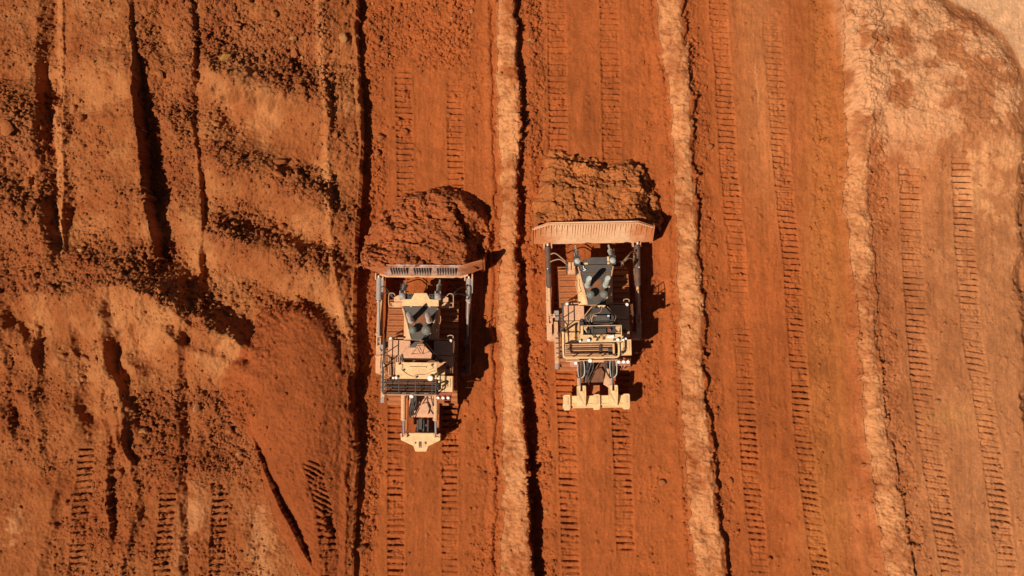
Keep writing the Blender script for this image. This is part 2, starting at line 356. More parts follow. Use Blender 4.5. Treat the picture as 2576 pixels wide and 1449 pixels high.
# clay lumps pressed into the soil
nx, ny = len(gx), len(gy)
x0i, y0i = gx[ex], gy[ey]
def stamp(count, rmin, rmax, dens):
    n = 0; tries = 0
    px = rng.uniform(gx[ex], gx[-ex-1], count*12); py = rng.uniform(gy[ey], gy[-ey-1], count*12)
    ii = ((px-x0i)/STEP).astype(int)+ex; jj = ((py-y0i)/STEP).astype(int)+ey
    ok = rng.random(count*12) < dens[jj, ii]
    idx = np.nonzero(ok)[0][:count]
    for q in idx:
        r = rmin*(rmax/rmin)**(rnd.random()**2.6)
        i, j = ii[q], jj[q]; k = int(r*1.5/STEP)+1
        if i-k < 0 or j-k < 0 or i+k+1 >= nx or j+k+1 >= ny: continue
        ax = X[j-k:j+k+1, i-k:i+k+1]-px[q]; ay = Y[j-k:j+k+1, i-k:i+k+1]-py[q]
        t = rnd.random()*6.3; e = rnd.uniform(.65, 1.0)
        bx = (ax*math.cos(t)+ay*math.sin(t))/r; by = (-ax*math.sin(t)+ay*math.cos(t))/(r*e)
        dome = np.sqrt(np.clip(1-(bx*bx+by*by), 0, 1))
        cut = .62+rnd.uniform(-.5, .5)*bx+rnd.uniform(-.5, .5)*by
        bump = np.minimum(dome, np.clip(cut, 0, 1))*r*1.15
        w = HT[j-k:j+k+1, i-k:i+k+1]
        np.maximum(w, np.where(dome > 0, HT[j, i]-.25*r+bump, -9), out=w)
dens = np.clip(rough-.12, 0, 1)**1.4
base_copy = None
stamp(38000, .036, .14, np.clip(dens*.7+.014, 0, 1))
stamp(330, .12, .26, np.clip(dens*.9, 0, 1))

# ------------------------------------------------------------------ soil colour (red loam, pale dry crust, tan clay, plus painted light and shade)
def mix(a, b, t): return a+(b-a)*t[..., None]
lane = np.array([.410, .104, .027]); leftc = np.array([.365, .114, .034]); rightc = np.array([.52, .195, .073])
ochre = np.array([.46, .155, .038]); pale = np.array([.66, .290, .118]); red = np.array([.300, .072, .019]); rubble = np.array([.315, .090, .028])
clay = np.array([.485, .178, .060]); corner = np.array([.76, .40, .205]); brown = np.array([.48, .175, .066])
big = fbm(X*.16, Y*.16, 300, 4, .55); mid = fbm(X*.7, Y*.7, 310, 4, .6); fine = fbm(X*3, Y*3, 320, 3, .6)
streak = fbm(X*3.2, Y*.22, 330, 4, .6)
COL = np.zeros(HT.shape+(3,), np.float32)+lane
COL = mix(COL, rightc, sstep(1950, 2500, U+mid*120))
COL = mix(COL, ochre, .5*sstep(1990, 2060, U)*(1-sstep(2110, 2150, U)))
COL = mix(COL, np.array([.60, .22, .075]), .55*np.exp(-((U-1900-.06*V)/70)**2)*(1-sstep(300, 700, V)))
COL = mix(COL, leftc, lf)
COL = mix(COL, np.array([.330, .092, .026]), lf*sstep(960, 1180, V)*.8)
COL = mix(COL, rubble, np.clip(lf*np.clip(rough-.45, 0, 1)*1.5, 0, .85))  # dark rubble tone, which also paints shade onto the north-facing bench slopes
smooth_clay = lf*np.clip(.62-rough, 0, 1)*sstep(-.05, .25, mid+.5*big)*(1-sstep(1000, 1180, V))
COL = mix(COL, clay, np.clip(smooth_clay*1.3, 0, .8))
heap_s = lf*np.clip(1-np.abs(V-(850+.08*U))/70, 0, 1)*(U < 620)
COL = mix(COL, clay, heap_s*.55*np.clip(.6+2*mid, 0, 1))  # sunlight painted in: south face of the long heap made lighter
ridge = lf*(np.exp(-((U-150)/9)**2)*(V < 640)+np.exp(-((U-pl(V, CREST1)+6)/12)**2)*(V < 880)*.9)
COL = mix(COL, clay*1.08, np.clip(ridge, 0, 1)*.9)  # sun-facing ridge strips painted lighter than the soil around them
COL = mix(COL, red, np.clip(MK['fan'], 0, 1)*.95)
for key, amt in (('berm1', .85), ('berm2', .8), ('berm3', .8)):
    t = MK[key]*amt*np.clip(.70+(1.2 if key == 'berm1' else .7)*mid+.6*big+.5*fine, .08, 1)*np.where(key == 'berm1', 1-.45*np.exp(-((V-640)/170)**2)-.35*sstep(1180, 1300, V), 1)
    COL = mix(COL, pale, t)
lowpale = lf*sstep(1150, 1300, V)*sstep(.05, .22, mid+.4*fine)
COL = mix(COL, pale*.95, np.clip(lowpale, 0, 1)*.40*np.exp(-((U-np.where(U < 300, 20, np.where(U < 590, 490, 655)))/40)**2))
mpatch = MK['mound']*sstep(-.15, .15, .9*mid+.5*big+.35*fine+.25*(sstep(340, 200, V)-.5)+.12*np.cos((U-2230)/75))
COL = mix(COL, brown, MK['mound']*.55); COL = mix(COL, np.array([.70, .335, .155]), np.clip(mpatch, 0, 1)*.85)
COL = mix(COL, corner, MK['corner'])
rp = sstep(2330, 2400, U)*(1-sstep(520, 760, V))*sstep(300, 420, V)*sstep(-.1, .3, mid+.6*fine)
COL = mix(COL, pale, np.clip(rp, 0, 1)*.75)
yel = np.exp(-(((U-2395)/70)**2+((V-1045)/28)**2)); COL = mix(COL, np.array([.56, .26, .07]), np.clip(yel, 0, 1)*.3)
smoothlane = (1-lf)*np.clip(.25-rough, 0, 1)*4
COL *= (1+.18*big+.16*mid+.16*fine)[..., None]
COL = COL*(1+np.array([0, .22, .34])*(lf*(1-MK['fan'])*(.7*mid+.5*big))[..., None])
COL *= (1+.22*streak*np.clip(smoothlane, 0, 1))[..., None]
glint = np.exp(-((U-1888-.075*V-4*vn(V/60, V/9, 5))/2.2)**2)*sstep(60, 120, V)*(1-sstep(230, 300, V))*(vn(U/3, V/30, 8) > .02)  # thin broken highlight painted into the lane colour
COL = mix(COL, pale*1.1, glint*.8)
COL = np.clip(COL, .01, .92)

# ------------------------------------------------------------------ material helpers
def newmat(name):
    m = bpy.data.materials.new(name); m.use_nodes = True
    return m, m.node_tree.nodes, m.node_tree.links, m.node_tree.nodes['Principled BSDF']

def soil_material(name, attr=True, tint=(.4, .12, .04)):
    m, N, L, P = newmat(name)
    P.inputs['Roughness'].default_value = .96; P.inputs['Specular IOR Level'].default_value = .12
    tc = N.new('ShaderNodeTexCoord')
    n1 = N.new('ShaderNodeTexNoise'); n1.inputs['Scale'].default_value = 9; n1.inputs['Detail'].default_value = 7; n1.inputs['Roughness'].default_value = .68
    L.new(tc.outputs['Object'], n1.inputs['Vector'])
    ramp = N.new('ShaderNodeMapRange'); ramp.inputs[1].default_value = .25; ramp.inputs[2].default_value = .75; ramp.inputs[3].default_value = .74; ramp.inputs[4].default_value = 1.22
    L.new(n1.outputs['Fac'], ramp.inputs[0])
    mul = N.new('ShaderNodeMix'); mul.data_type = 'RGBA'; mul.blend_type = 'MULTIPLY'; mul.inputs[0].default_value = 1
    if attr:
        a = N.new('ShaderNodeAttribute'); a.attribute_name = 'soil'; L.new(a.outputs['Color'], mul.inputs[6])
    else:
        mul.inputs[6].default_value = (*tint, 1)
    L.new(ramp.outputs[0], mul.inputs[7]); L.new(mul.outputs[2], P.inputs['Base Color'])
    n2 = N.new('ShaderNodeTexNoise'); n2.inputs['Scale'].default_value = 26; n2.inputs['Detail'].default_value = 6; n2.inputs['Roughness'].default_value = .7
    L.new(tc.outputs['Object'], n2.inputs['Vector'])
    b = N.new('ShaderNodeBump'); b.inputs['Strength'].default_value = .9; b.inputs['Distance'].default_value = .06
    L.new(n2.outputs['Fac'], b.inputs['Height']); L.new(b.outputs['Normal'], P.inputs['Normal'])
    return m

SOIL = soil_material('red_soil')

def painted(name, col, dust=.35, rough=.55, metal=0.0, dustcol=(.46, .16, .055), scale=3.0, hi=.62, wings=None):
    """paint or metal with soil dust lying on it in blotches"""
    m, N, L, P = newmat(name)
    tc = N.new('ShaderNodeTexCoord')
    n = N.new('ShaderNodeTexNoise'); n.inputs['Scale'].default_value = scale; n.inputs['Detail'].default_value = 8; n.inputs['Roughness'].default_value = .66
    L.new(tc.outputs['Object'], n.inputs['Vector'])
    r = N.new('ShaderNodeMapRange'); r.inputs[1].default_value = .40; r.inputs[2].default_value = hi; r.inputs[3].default_value = dust*.25; r.inputs[4].default_value = min(1, dust*1.5)
    L.new(n.outputs['Fac'], r.inputs[0])
    mx = N.new('ShaderNodeMix'); mx.data_type = 'RGBA'; mx.inputs[6].default_value = (*col, 1); mx.inputs[7].default_value = (*dustcol, 1)
    amount = r.outputs[0]
    if wings:                                       # soil lies thicker towards the blade's ends
        sp = N.new('ShaderNodeSeparateXYZ'); L.new(tc.outputs['Object'], sp.inputs[0])
        ab = N.new('ShaderNodeMath'); ab.operation = 'ABSOLUTE'; L.new(sp.outputs[0], ab.inputs[0])
        ad = N.new('ShaderNodeMath'); ad.operation = 'MULTIPLY_ADD'; ad.inputs[1].default_value = 3.0; L.new(n.outputs['Fac'], ad.inputs[0]); L.new(ab.outputs[0], ad.inputs[2])
        mr = N.new('ShaderNodeMapRange'); mr.inputs[1].default_value = wings[0]+1.5; mr.inputs[2].default_value = wings[1]+1.5; L.new(ad.outputs[0], mr.inputs[0])
        mxm = N.new('ShaderNodeMath'); mxm.operation = 'MAXIMUM'; L.new(r.outputs[0], mxm.inputs[0]); L.new(mr.outputs[0], mxm.inputs[1]); amount = mxm.outputs[0]
    L.new(amount, mx.inputs[0])
    n2 = N.new('ShaderNodeTexNoise'); n2.inputs['Scale'].default_value = 14; n2.inputs['Detail'].default_value = 5
    L.new(tc.outputs['Object'], n2.inputs['Vector'])
    r2 = N.new('ShaderNodeMapRange'); r2.inputs[1].default_value = .3; r2.inputs[2].default_value = .7; r2.inputs[3].default_value = .82; r2.inputs[4].default_value = 1.1
    L.new(n2.outputs['Fac'], r2.inputs[0])
    mm = N.new('ShaderNodeMix'); mm.data_type = 'RGBA'; mm.blend_type = 'MULTIPLY'; mm.inputs[0].default_value = 1
    L.new(mx.outputs[2], mm.inputs[6]); L.new(r2.outputs[0], mm.inputs[7]); L.new(mm.outputs[2], P.inputs['Base Color'])
    rr = N.new('ShaderNodeMapRange'); rr.inputs[3].default_value = rough; rr.inputs[4].default_value = .95
    L.new(r.outputs[0], rr.inputs[0]); L.new(rr.outputs[0], P.inputs['Roughness'])
    P.inputs['Metallic'].default_value = metal
    return m

M = dict(
    yellow=painted('dusty_yellow_paint', (.84, .53, .25), .32, .6),
    clean=painted('clean_yellow_paint', (.88, .58, .28), .20, .5),
    tan=painted('dust_covered_tan_paint', (.74, .42, .23), .36, .75, hi=.7),
    pink=painted('sun_bleached_tan_paint', (.74, .40, .235), .25, .75, hi=.72),
    dark=painted('greasy_black_metal', (.035, .038, .037), .10, .55, hi=.8),
    hood=painted('sooty_dark_hood', (.062, .066, .064), .30, .6, dustcol=(.20, .10, .055), scale=2.2),
    brown=painted('oily_brown_steel', (.13, .055, .030), .55, .7, dustcol=(.30, .105, .04)),
    muddy=painted('soil_caked_steel', (.36, .125, .045), .8, .9, dustcol=(.50, .165, .05), scale=4),
    grey=painted('worn_grey_steel', (.34, .32, .30), .22, .5),
    rod=painted('chromed_rod', (.55, .62, .68), .03, .25, .7),
    stack=painted('pale_heat_bleached_steel', (.60, .50, .44), .12, .7),
    stackg=painted('grey_green_steel', (.42, .46, .42), .10, .7),
    dome=painted('greenish_plastic', (.19, .215, .185), .25, .45, dustcol=(.22, .13, .07)),
    blade=painted('soil_rubbed_blade_steel', (.82, .48, .27), .26, .7, dustcol=(.54, .18, .06), scale=1.6, hi=.70, wings=(1.3, 2.7)),
    bladeg=painted('grey_blade_steel', (.60, .47, .38), .6, .6, dustcol=(.42, .125, .04), scale=2.2, hi=.60, wings=(1.2, 2.0)),
    sleeve=painted('black_cylinder_sleeve', (.055, .047, .042), .2, .6),
    rust=painted('dark_red_rubber', (.30, .05, .03), .2, .6),
    red=painted('pink_red_bracket', (.62, .26, .18), .3, .6),
    hose=painted('tan_hose', (.45, .30, .18), .3, .7),
    white=painted('white_plastic', (.85, .84, .80), .02, .4),
)
def lens_material():
    m, N, L, P = newmat('lamp_lens'); P.inputs['Base Color'].default_value = (.88, .86, .80, 1); P.inputs['Roughness'].default_value = .2
    n = N.new('ShaderNodeTexNoise'); n.inputs['Scale'].default_value = 30
    r = N.new('ShaderNodeMapRange'); r.inputs[3].default_value = .15; r.inputs[4].default_value = .4
    L.new(n.outputs['Fac'], r.inputs[0]); L.new(r.outputs[0], P.inputs['Roughness'])
    return m
M['lens'] = lens_material()
def glass_material():
    m, N, L, P = newmat('dark_cab_glass'); P.inputs['Base Color'].default_value = (.015, .018, .018, 1)
    n = N.new('ShaderNodeTexNoise'); n.inputs['Scale'].default_value = 5
    r = N.new('ShaderNodeMapRange'); r.inputs[3].default_value = .06; r.inputs[4].default_value = .3
    L.new(n.outputs['Fac'], r.inputs[0]); L.new(r.outputs[0], P.inputs['Roughness'])
    return m
M['glass'] = glass_material()

# ------------------------------------------------------------------ object helpers
def tag(o, label=None, cat=None, group=None, kind=None):
    for k, val in (('label', label), ('category', cat), ('group', group), ('kind', kind)):
        if val: o[k] = val
    return o

def empty(name, loc, rz=0):
    o = bpy.data.objects.new(name, None); C.objects.link(o); o.location = loc; o.rotation_euler = (0, 0, rz); o.empty_display_size = .5
    return o

SINGLE = {'fender', 'lamp_guard', 'rail_clamp', 'clevis', 'hinge', 'bracket', 'filler_cap', 'cable_gland', 'corner_bracket', 'hose', 'mirror', 'step_plate', 'hood_panel', 'brace_bracket', 'cab_rail', 'deck_edge_rail', 'grease_cap', 'front_lamp', 'guard_wing', 'lamp_frame', 'rear_step', 'cable', 'battery_isolator'}
class MB:
    """collects shapes, build() links them as ONE mesh object"""
    def __init__(s): s.bm = bmesh.new()
    def hull8(s, pts):
        vs = [s.bm.verts.new(p) for p in pts]
        for f in ((0, 3, 2, 1), (4, 5, 6, 7), (0, 1, 5, 4), (1, 2, 6, 5), (2, 3, 7, 6), (3, 0, 4, 7)):
            s.bm.faces.new([vs[i] for i in f])
        return s
    def box(s, x0, x1, y0, y1, z0, z1):
        x0, x1 = min(x0, x1), max(x0, x1); y0, y1 = min(y0, y1), max(y0, y1); z0, z1 = min(z0, z1), max(z0, z1)
        return s.hull8([(x0, y0, z0), (x1, y0, z0), (x1, y1, z0), (x0, y1, z0), (x0, y0, z1), (x1, y0, z1), (x1, y1, z1), (x0, y1, z1)])
    def prism(s, poly, z0, z1, top=None):
        """plan polygon (counter clockwise) extruded upwards; top = polygon of the top, if different"""
        top = top or poly; zt = z1 if callable(z1) else (lambda p: z1)
        a = [s.bm.verts.new((x, y, z0)) for x, y in poly]; b = [s.bm.verts.new((p[0], p[1], zt(p))) for p in top]
        n = len(a)
        s.bm.faces.new(list(reversed(a))); s.bm.faces.new(b)
        for i in range(n): s.bm.faces.new((a[i], a[(i+1) % n], b[(i+1) % n], b[i]))
        return s
    def side(s, poly, x0, x1):
        """side view polygon of (y, z) extruded along x"""
        a = [s.bm.verts.new((x0, y, z)) for y, z in poly]; b = [s.bm.verts.new((x1, y, z)) for y, z in poly]
        n = len(a); s.bm.faces.new(a); s.bm.faces.new(list(reversed(b)))
        for i in range(n): s.bm.faces.new((a[(i+1) % n], a[i], b[i], b[(i+1) % n]))
        return s
    def cyl(s, p0, p1, r0, r1=None, n=16):
        r1 = r0 if r1 is None else r1
        p0, p1 = Vector(p0), Vector(p1); d = (p1-p0).normalized()
        u = d.orthogonal().normalized(); w = d.cross(u)
        a = [s.bm.verts.new(p0+(u*math.cos(t)+w*math.sin(t))*r0) for t in [2*math.pi*i/n for i in range(n)]]
        b = [s.bm.verts.new(p1+(u*math.cos(t)+w*math.sin(t))*r1) for t in [2*math.pi*i/n for i in range(n)]]
        s.bm.faces.new(list(reversed(a))); s.bm.faces.new(b)
        for i in range(n): s.bm.faces.new((a[i], a[(i+1) % n], b[(i+1) % n], b[i]))
        return s
    def tube(s, pts, r, n=8):
        P = [Vector(p) for p in pts]; rings = []
        prev = None
        for i, p in enumerate(P):
            d = ((P[min(i+1, len(P)-1)]-p).normalized()+(p-P[max(i-1, 0)]).normalized())
            d = d.normalized() if d.length > 1e-6 else Vector((0, 0, 1))
            u = d.orthogonal().normalized() if prev is None else (prev-d*prev.dot(d)).normalized()
            prev = u; w = d.cross(u)
            rings.append([s.bm.verts.new(p+(u*math.cos(t)+w*math.sin(t))*r) for t in [2*math.pi*k/n for k in range(n)]])
        for a, b in zip(rings, rings[1:]):
            for k in range(n): s.bm.faces.new((a[k], a[(k+1) % n], b[(k+1) % n], b[k]))
        s.bm.faces.new(list(reversed(rings[0]))); s.bm.faces.new(rings[-1])
        return s
    def curve(s, pts, r, n=8, sub=5):
        """smooth tube through the points"""
        P = [Vector(p) for p in pts]; P = [P[0]]+P+[P[-1]]; out = []
        for i in range(1, len(P)-2):
            for k in range(sub):
                t = k/sub
                a, b, c, d = P[i-1], P[i], P[i+1], P[i+2]
                out.append(.5*((2*b)+(c-a)*t+(2*a-5*b+4*c-d)*t*t+(3*b-a-3*c+d)*t**3))
        out.append(P[-2])
        return s.tube(out, r, n)
    def lathe(s, c, prof, n=20, axis='z'):
        rings = []
        for r, h in prof:
            ring = []
            for k in range(n):
                t = 2*math.pi*k/n
                p = (c[0]+r*math.cos(t), c[1]+r*math.sin(t), c[2]+h) if axis == 'z' else (c[0]+h, c[1]+r*math.cos(t), c[2]+r*math.sin(t))
                ring.append(s.bm.verts.new(p))
            rings.append(ring)
        for a, b in zip(rings, rings[1:]):
            for k in range(n): s.bm.faces.new((a[k], a[(k+1) % n], b[(k+1) % n], b[k]))
        s.bm.faces.new(list(reversed(rings[0]))); s.bm.faces.new(rings[-1])
        return s
    def build(s, name, mat, parent=None, bevel=0.0, smooth=False):
        if name in SINGLE:                          # look-alike pieces become parts of their own
            s.bm.verts.index_update(); left = set(s.bm.verts); isl = []
            while left:
                st_ = [left.pop()]; grp = set(st_)
                while st_:
                    for e in st_.pop().link_edges:
                        for q in e.verts:
                            if q in left: left.discard(q); grp.add(q); st_.append(q)
                isl.append(grp)
            if len(isl) > 1:
                out = None
                for grp in isl:
                    m = MB(); mp = {q: m.bm.verts.new(q.co) for q in grp}
                    for f in s.bm.faces:
                        if f.verts[0] in grp: m.bm.faces.new([mp[q] for q in f.verts])
                    o = m._link(name, mat, parent, bevel, smooth); out = out or o
                s.bm.free()
                return out
        return s._link(name, mat, parent, bevel, smooth)
    def _link(s, name, mat, parent, bevel, smooth):
        bmesh.ops.recalc_face_normals(s.bm, faces=s.bm.faces)
        me = bpy.data.meshes.new(name); s.bm.to_mesh(me); s.bm.free()
        me.materials.append(mat)
        if smooth:
            for p in me.polygons: p.use_smooth = True
            try: me.set_sharp_from_angle(angle=R(40))
            except Exception: pass
        o = bpy.data.objects.new(name, me); C.objects.link(o)
        if parent: o.parent = parent
        if bevel:
            b = o.modifiers.new('edge', 'BEVEL'); b.width = bevel; b.segments = 2; b.limit_method = 'ANGLE'; b.angle_limit = R(40)
        return o

def height_object(name, xs, ys, H, col, keep=None):
    """a regular sheet of soil as one mesh; keep = mask of quads"""
    h, w = H.shape
    XX, YY = np.meshgrid(xs, ys)
    co = np.stack([XX, YY, H], -1).reshape(-1, 3).astype(np.float32)
    i = np.arange(w-1); j = np.arange(h-1)
    a = (j[:, None]*w+i[None, :])
    q = np.stack([a, a+1, a+1+w, a+w], -1)
    q = q[keep] if keep is not None else q.reshape(-1, 4)
    c = col.reshape(-1, 3)
    if keep is not None:
        used = np.zeros(len(co), bool); used[q.ravel()] = True
        re = np.cumsum(used)-1; q = re[q]; co = co[used]; c = c[used]
    me = bpy.data.meshes.new(name)
    me.vertices.add(len(co)); me.vertices.foreach_set('co', co.ravel())
    me.loops.add(q.size); me.loops.foreach_set('vertex_index', q.ravel().astype(np.int32))
    me.polygons.add(len(q)); me.polygons.foreach_set('loop_start', np.arange(0, q.size, 4, dtype=np.int32))
    me.polygons.foreach_set('loop_total', np.full(len(q), 4, np.int32))
    me.update(calc_edges=True)
    at = me.color_attributes.new('soil', 'FLOAT_COLOR', 'POINT')
    at.data.foreach_set('color', np.concatenate([c, np.ones((len(c), 1))], 1).astype(np.float32).ravel())
    me.materials.append(SOIL)
    me.polygons.foreach_set('use_smooth', np.ones(len(q), bool))
    o = bpy.data.objects.new(name, me); C.objects.link(o)
    return o

# ------------------------------------------------------------------ ground, with the long berms laid on it
ground_H = HT.copy()
berms = []
MK['fanheap'] = MK['fan']*(U < pl(V, CREST2)-1)
for key in ('berm1', 'berm2', 'berm3', 'fanheap'):
    inner = (MK[key] > .35) & (near > .6)
    sel = inner.copy()
    sel[1:] |= inner[:-1]; sel[:-1] |= inner[1:]; sel[:, 1:] |= sel[:, :-1].copy(); sel[:, :-1] |= sel[:, 1:].copy()
    bh = np.where(inner, HT, HT-.06)
    keep = sel[:-1, :-1] & sel[1:, :-1] & sel[:-1, 1:] & sel[1:, 1:]
    berms.append((bh, keep))
    deep = inner.copy()
    for _ in range(2):
        deep[1:-1, 1:-1] = deep[1:-1, 1:-1] & deep[:-2, 1:-1] & deep[2:, 1:-1] & deep[1:-1, :-2] & deep[1:-1, 2:]
    ground_H = np.where(deep, HT-.25, ground_H)
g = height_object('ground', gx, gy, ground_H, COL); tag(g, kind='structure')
BL = ['pale crusted earth berm running between the two bulldozers', 'pale earth berm along the right side of the bulldozer with the wide ripper beam', 'pale earth berm farthest from the bulldozers, running up to the pale mound']
bh, keep = berms.pop()
o = height_object('spill_heap', gx, gy, bh, COL, keep); tag(o, 'smooth dark red heap of spilled soil with a long trench cut into it', 'soil heap')
for (bh, keep), lab in zip(berms, BL):
    o = height_object('earth_berm', gx, gy, bh, COL, keep); tag(o, lab, 'earth berm', 'earth berms between the lanes')

# ------------------------------------------------------------------ heaps pushed by the blades
def pushed_heap(outline, label, tint, peaks, seed, crest, blade):
    """outline in photo pixels; peaks: ((u, v, z)...) height control by inverse distance"""
    us = [p[0] for p in outline]; vs = [p[1] for p in outline]
    xa, ya = site(min(us)-15, max(vs)+10, 0); xb, yb = site(max(us)+15, min(vs)-15, 0)
    xs = np.arange(xa, xb, .034); ys = np.arange(ya, yb, .034)
    A, B = np.meshgrid(xs, ys); A = A.astype(np.float32); B = B.astype(np.float32)
    u, v = proj(A, B, .8)
    for _ in range(3):
        sd = poly_sdf(u, v, outline)
        w = sum(1/(((u-p[0])**2+(v-p[1])**2)+60)**1.3 for p in peaks); top = sum(p[2]/(((u-p[0])**2+(v-p[1])**2)+60)**1.3 for p in peaks)/w
        h = np.minimum(top, np.maximum(sd, -6)*.036)
        u, v = proj(A, B, np.clip(h, 0, 2.5))
    n = fbm(A*.9, B*.9, seed, 4, .6)
    vb = 660 if seed == 500 else 580
    sd = poly_sdf(u+n*14, v+n*14, outline)
    kk_ = .040+.13*sstep(vb-45, vb-8, v)
    h = np.minimum(top+.25*n, np.maximum(sd, -6)*kk_)
    for (line, dep, wd) in crest:
        d, s, fr = seg_dist(u+fbm(A*2.2, B*2.2, seed+9, 3, .6)*11, v+fbm(A*2.2, B*2.2, seed+12, 3, .6)*11, line)
        h = h-dep*np.where(s > 0, np.clip(1-d/wd, 0, 1)*np.minimum(1, d/2.5), 0)*np.sin(np.clip(fr, .03, .97)*math.pi)**.5
    inn = sstep(0, 10, sd)
    wx, wy = A+.5*fbm(A*1.3, B*1.3, seed+50, 3), B+.5*fbm(A*1.3, B*1.3, seed+55, 3)
    c1_ = fbm(wx*.7, wy*1.9, seed+60, 3, .5); c2_ = fbm(wx*1.5+wy*.6, wy*2.6, seed+66, 3, .5)
    h = h+inn*(.11*fbm(A*1.6, B*1.6, seed+20, 3, .5)+.11*fbm(A*7, B*7, seed+30, 3, .8)-.16*np.exp(-(c1_/.045)**2)*(vn(A*.8, B*.8, seed+70) > -.1)-.10*np.exp(-(c2_/.04)**2)*(vn(A*1.1, B*1.1, seed+75) > .05)+.10*np.clip(c1_*9, -1, 1)*.5)
    st_ = .034; nyy, nxx = h.shape
    for k in range(2200):
        i, j = rnd.randrange(8, nxx-8), rnd.randrange(8, nyy-8)
        if sd[j, i] < 2: continue
        r = .035*(.16/.035)**(rnd.random()**3.4); kk = int(r*1.3/st_)+1
        if i-kk < 0 or j-kk < 0 or i+kk >= nxx or j+kk >= nyy: continue
        ax = (A[j-kk:j+kk+1, i-kk:i+kk+1]-A[j, i])/r; ay = (B[j-kk:j+kk+1, i-kk:i+kk+1]-B[j, i])/(r*rnd.uniform(.65, 1))
        dome = np.sqrt(np.clip(1-ax*ax-ay*ay, 0, 1)); cut = np.clip(.6+rnd.uniform(-.5, .5)*ax+rnd.uniform(-.5, .5)*ay, 0, 1)
        wv = h[j-kk:j+kk+1, i-kk:i+kk+1]
        np.maximum(wv, np.where(dome > 0, h[j, i]-.2*r+np.minimum(dome, cut)*r, -9), out=wv)
    c = np.zeros(h.shape+(3,), np.float32)+np.array(tint)
    nn = fbm(A*.8, B*.8, seed+40, 4, .6)
    c *= (1+.35*nn)[..., None]
    # keep the soil clear of the machine: nothing behind the blade
    bx, by, hw, tz, wf = blade
    cut = by+wf*np.clip((np.abs(A-bx)-hw)/(3.05-hw), 0, 1)+.26*fbm(A*1.4, B*.3, seed+80, 3, .6)
    h = np.minimum(h, tz+np.maximum(B-cut, 0)*.55)
    keep = (sd[:-1, :-1] > -4) & (B-cut > 0)[:-1, :-1]
    o = height_object('soil_heap', xs, ys, h, np.clip(c, .01, .9), keep)
    tag(o, label, 'soil heap', 'heaps of soil pushed by the bulldozers')
    return xs, ys, h

HEAP1 = pushed_heap([(917, 668), (914, 620), (928, 570), (958, 545), (990, 505), (1040, 478), (1080, 466), (1130, 472), (1168, 480), (1212, 512), (1232, 545), (1242, 600), (1246, 626), (1228, 652), (1214, 665), (1212, 740), (1060, 750), (908, 745), (906, 668)],
    'dark red heap of loose soil in front of the bulldozer with single ripper shank', (.40, .110, .034),
    [(950, 600, 1.35), (1000, 540, 1.0), (1080, 500, .85), (1140, 505, 1.05), (1150, 560, 1.75), (1165, 620, 1.95), (1060, 590, 1.75), (1070, 650, 2.05), (1160, 668, 2.2), (985, 655, 2.2), (935, 650, 2.0), (1060, 690, 2.4), (960, 690, 2.3), (1150, 700, 2.3), (1218, 590, .35), (1212, 630, .3)], 500,
    [([(1130, 508), (1148, 530), (1152, 560), (1165, 590), (1175, 620), (1185, 650)], .55, 30), ([(975, 598), (1040, 612), (1110, 604)], .25, 16), ([(945, 655), (990, 672), (1010, 676)], .2, 12), ([(930, 562), (960, 560), (985, 545)], .3, 14), ([(980, 568), (1040, 560), (1060, 570)], .2, 12)], (-4.53, .85, 1.95, 2.46, -.02))
HEAP2 = pushed_heap([(1342, 590), (1340, 545), (1350, 500), (1362, 440), (1372, 395), (1380, 372), (1420, 378), (1462, 392), (1520, 412), (1590, 402), (1622, 425), (1646, 470), (1664, 520), (1668, 552), (1656, 590), (1640, 640), (1500, 660), (1360, 640)],
    'orange heap of loose soil in front of the bulldozer with wide ripper beam', (.48, .155, .045),
    [(1355, 540, 1.5), (1375, 470, 1.3), (1392, 400, .9), (1450, 420, .75), (1530, 440, .8), (1600, 440, .8), (1590, 500, 1.5), (1500, 500, 1.5), (1430, 490, 1.45), (1420, 550, 2.0), (1500, 560, 2.05), (1580, 555, 2.0), (1370, 575, 1.9), (1610, 560, 1.7), (1650, 540, .5), (1640, 500, .4), (1500, 600, 2.3), (1400, 600, 2.2), (1590, 600, 2.2)], 560,
    [([(1598, 440), (1612, 462), (1625, 490), (1632, 530)], .5, 24), ([(1378, 385), (1410, 402), (1450, 412), (1505, 425), (1560, 428)], +.18, 20), ([(1398, 455), (1430, 470), (1460, 480)], .25, 14), ([(1352, 555), (1380, 562)], .2, 10), ([(1440, 520), (1480, 528)], .15, 12)], (4.18, 3.14, 2.25, 2.32, -.15))
#@DOZER
# ------------------------------------------------------------------ bulldozers (x right, y forward, z up; origin on the ground between the tracks)
def circle(cy, cz, r, n=40):
    return [(cy+r*math.cos(2*math.pi*i/n), cz+r*math.sin(2*math.pi*i/n)) for i in range(n)]

def convex(pts):
    pts = sorted(set(pts)); lo, hi = [], []
    cr = lambda o, a, b: (a[0]-o[0])*(b[1]-o[1])-(a[1]-o[1])*(b[0]-o[0])
    for p in pts:
        while len(lo) > 1 and cr(lo[-2], lo[-1], p) <= 0: lo.pop()
        lo.append(p)
    for p in reversed(pts):
        while len(hi) > 1 and cr(hi[-2], hi[-1], p) <= 0: hi.pop()
        hi.append(p)
    return lo[:-1]+hi[:-1]

WHEELS = dict(idler=[(1.70, .66, .56), (-2.36, .66, .56)], sprocket=[(-1.0, 1.62, .50)])

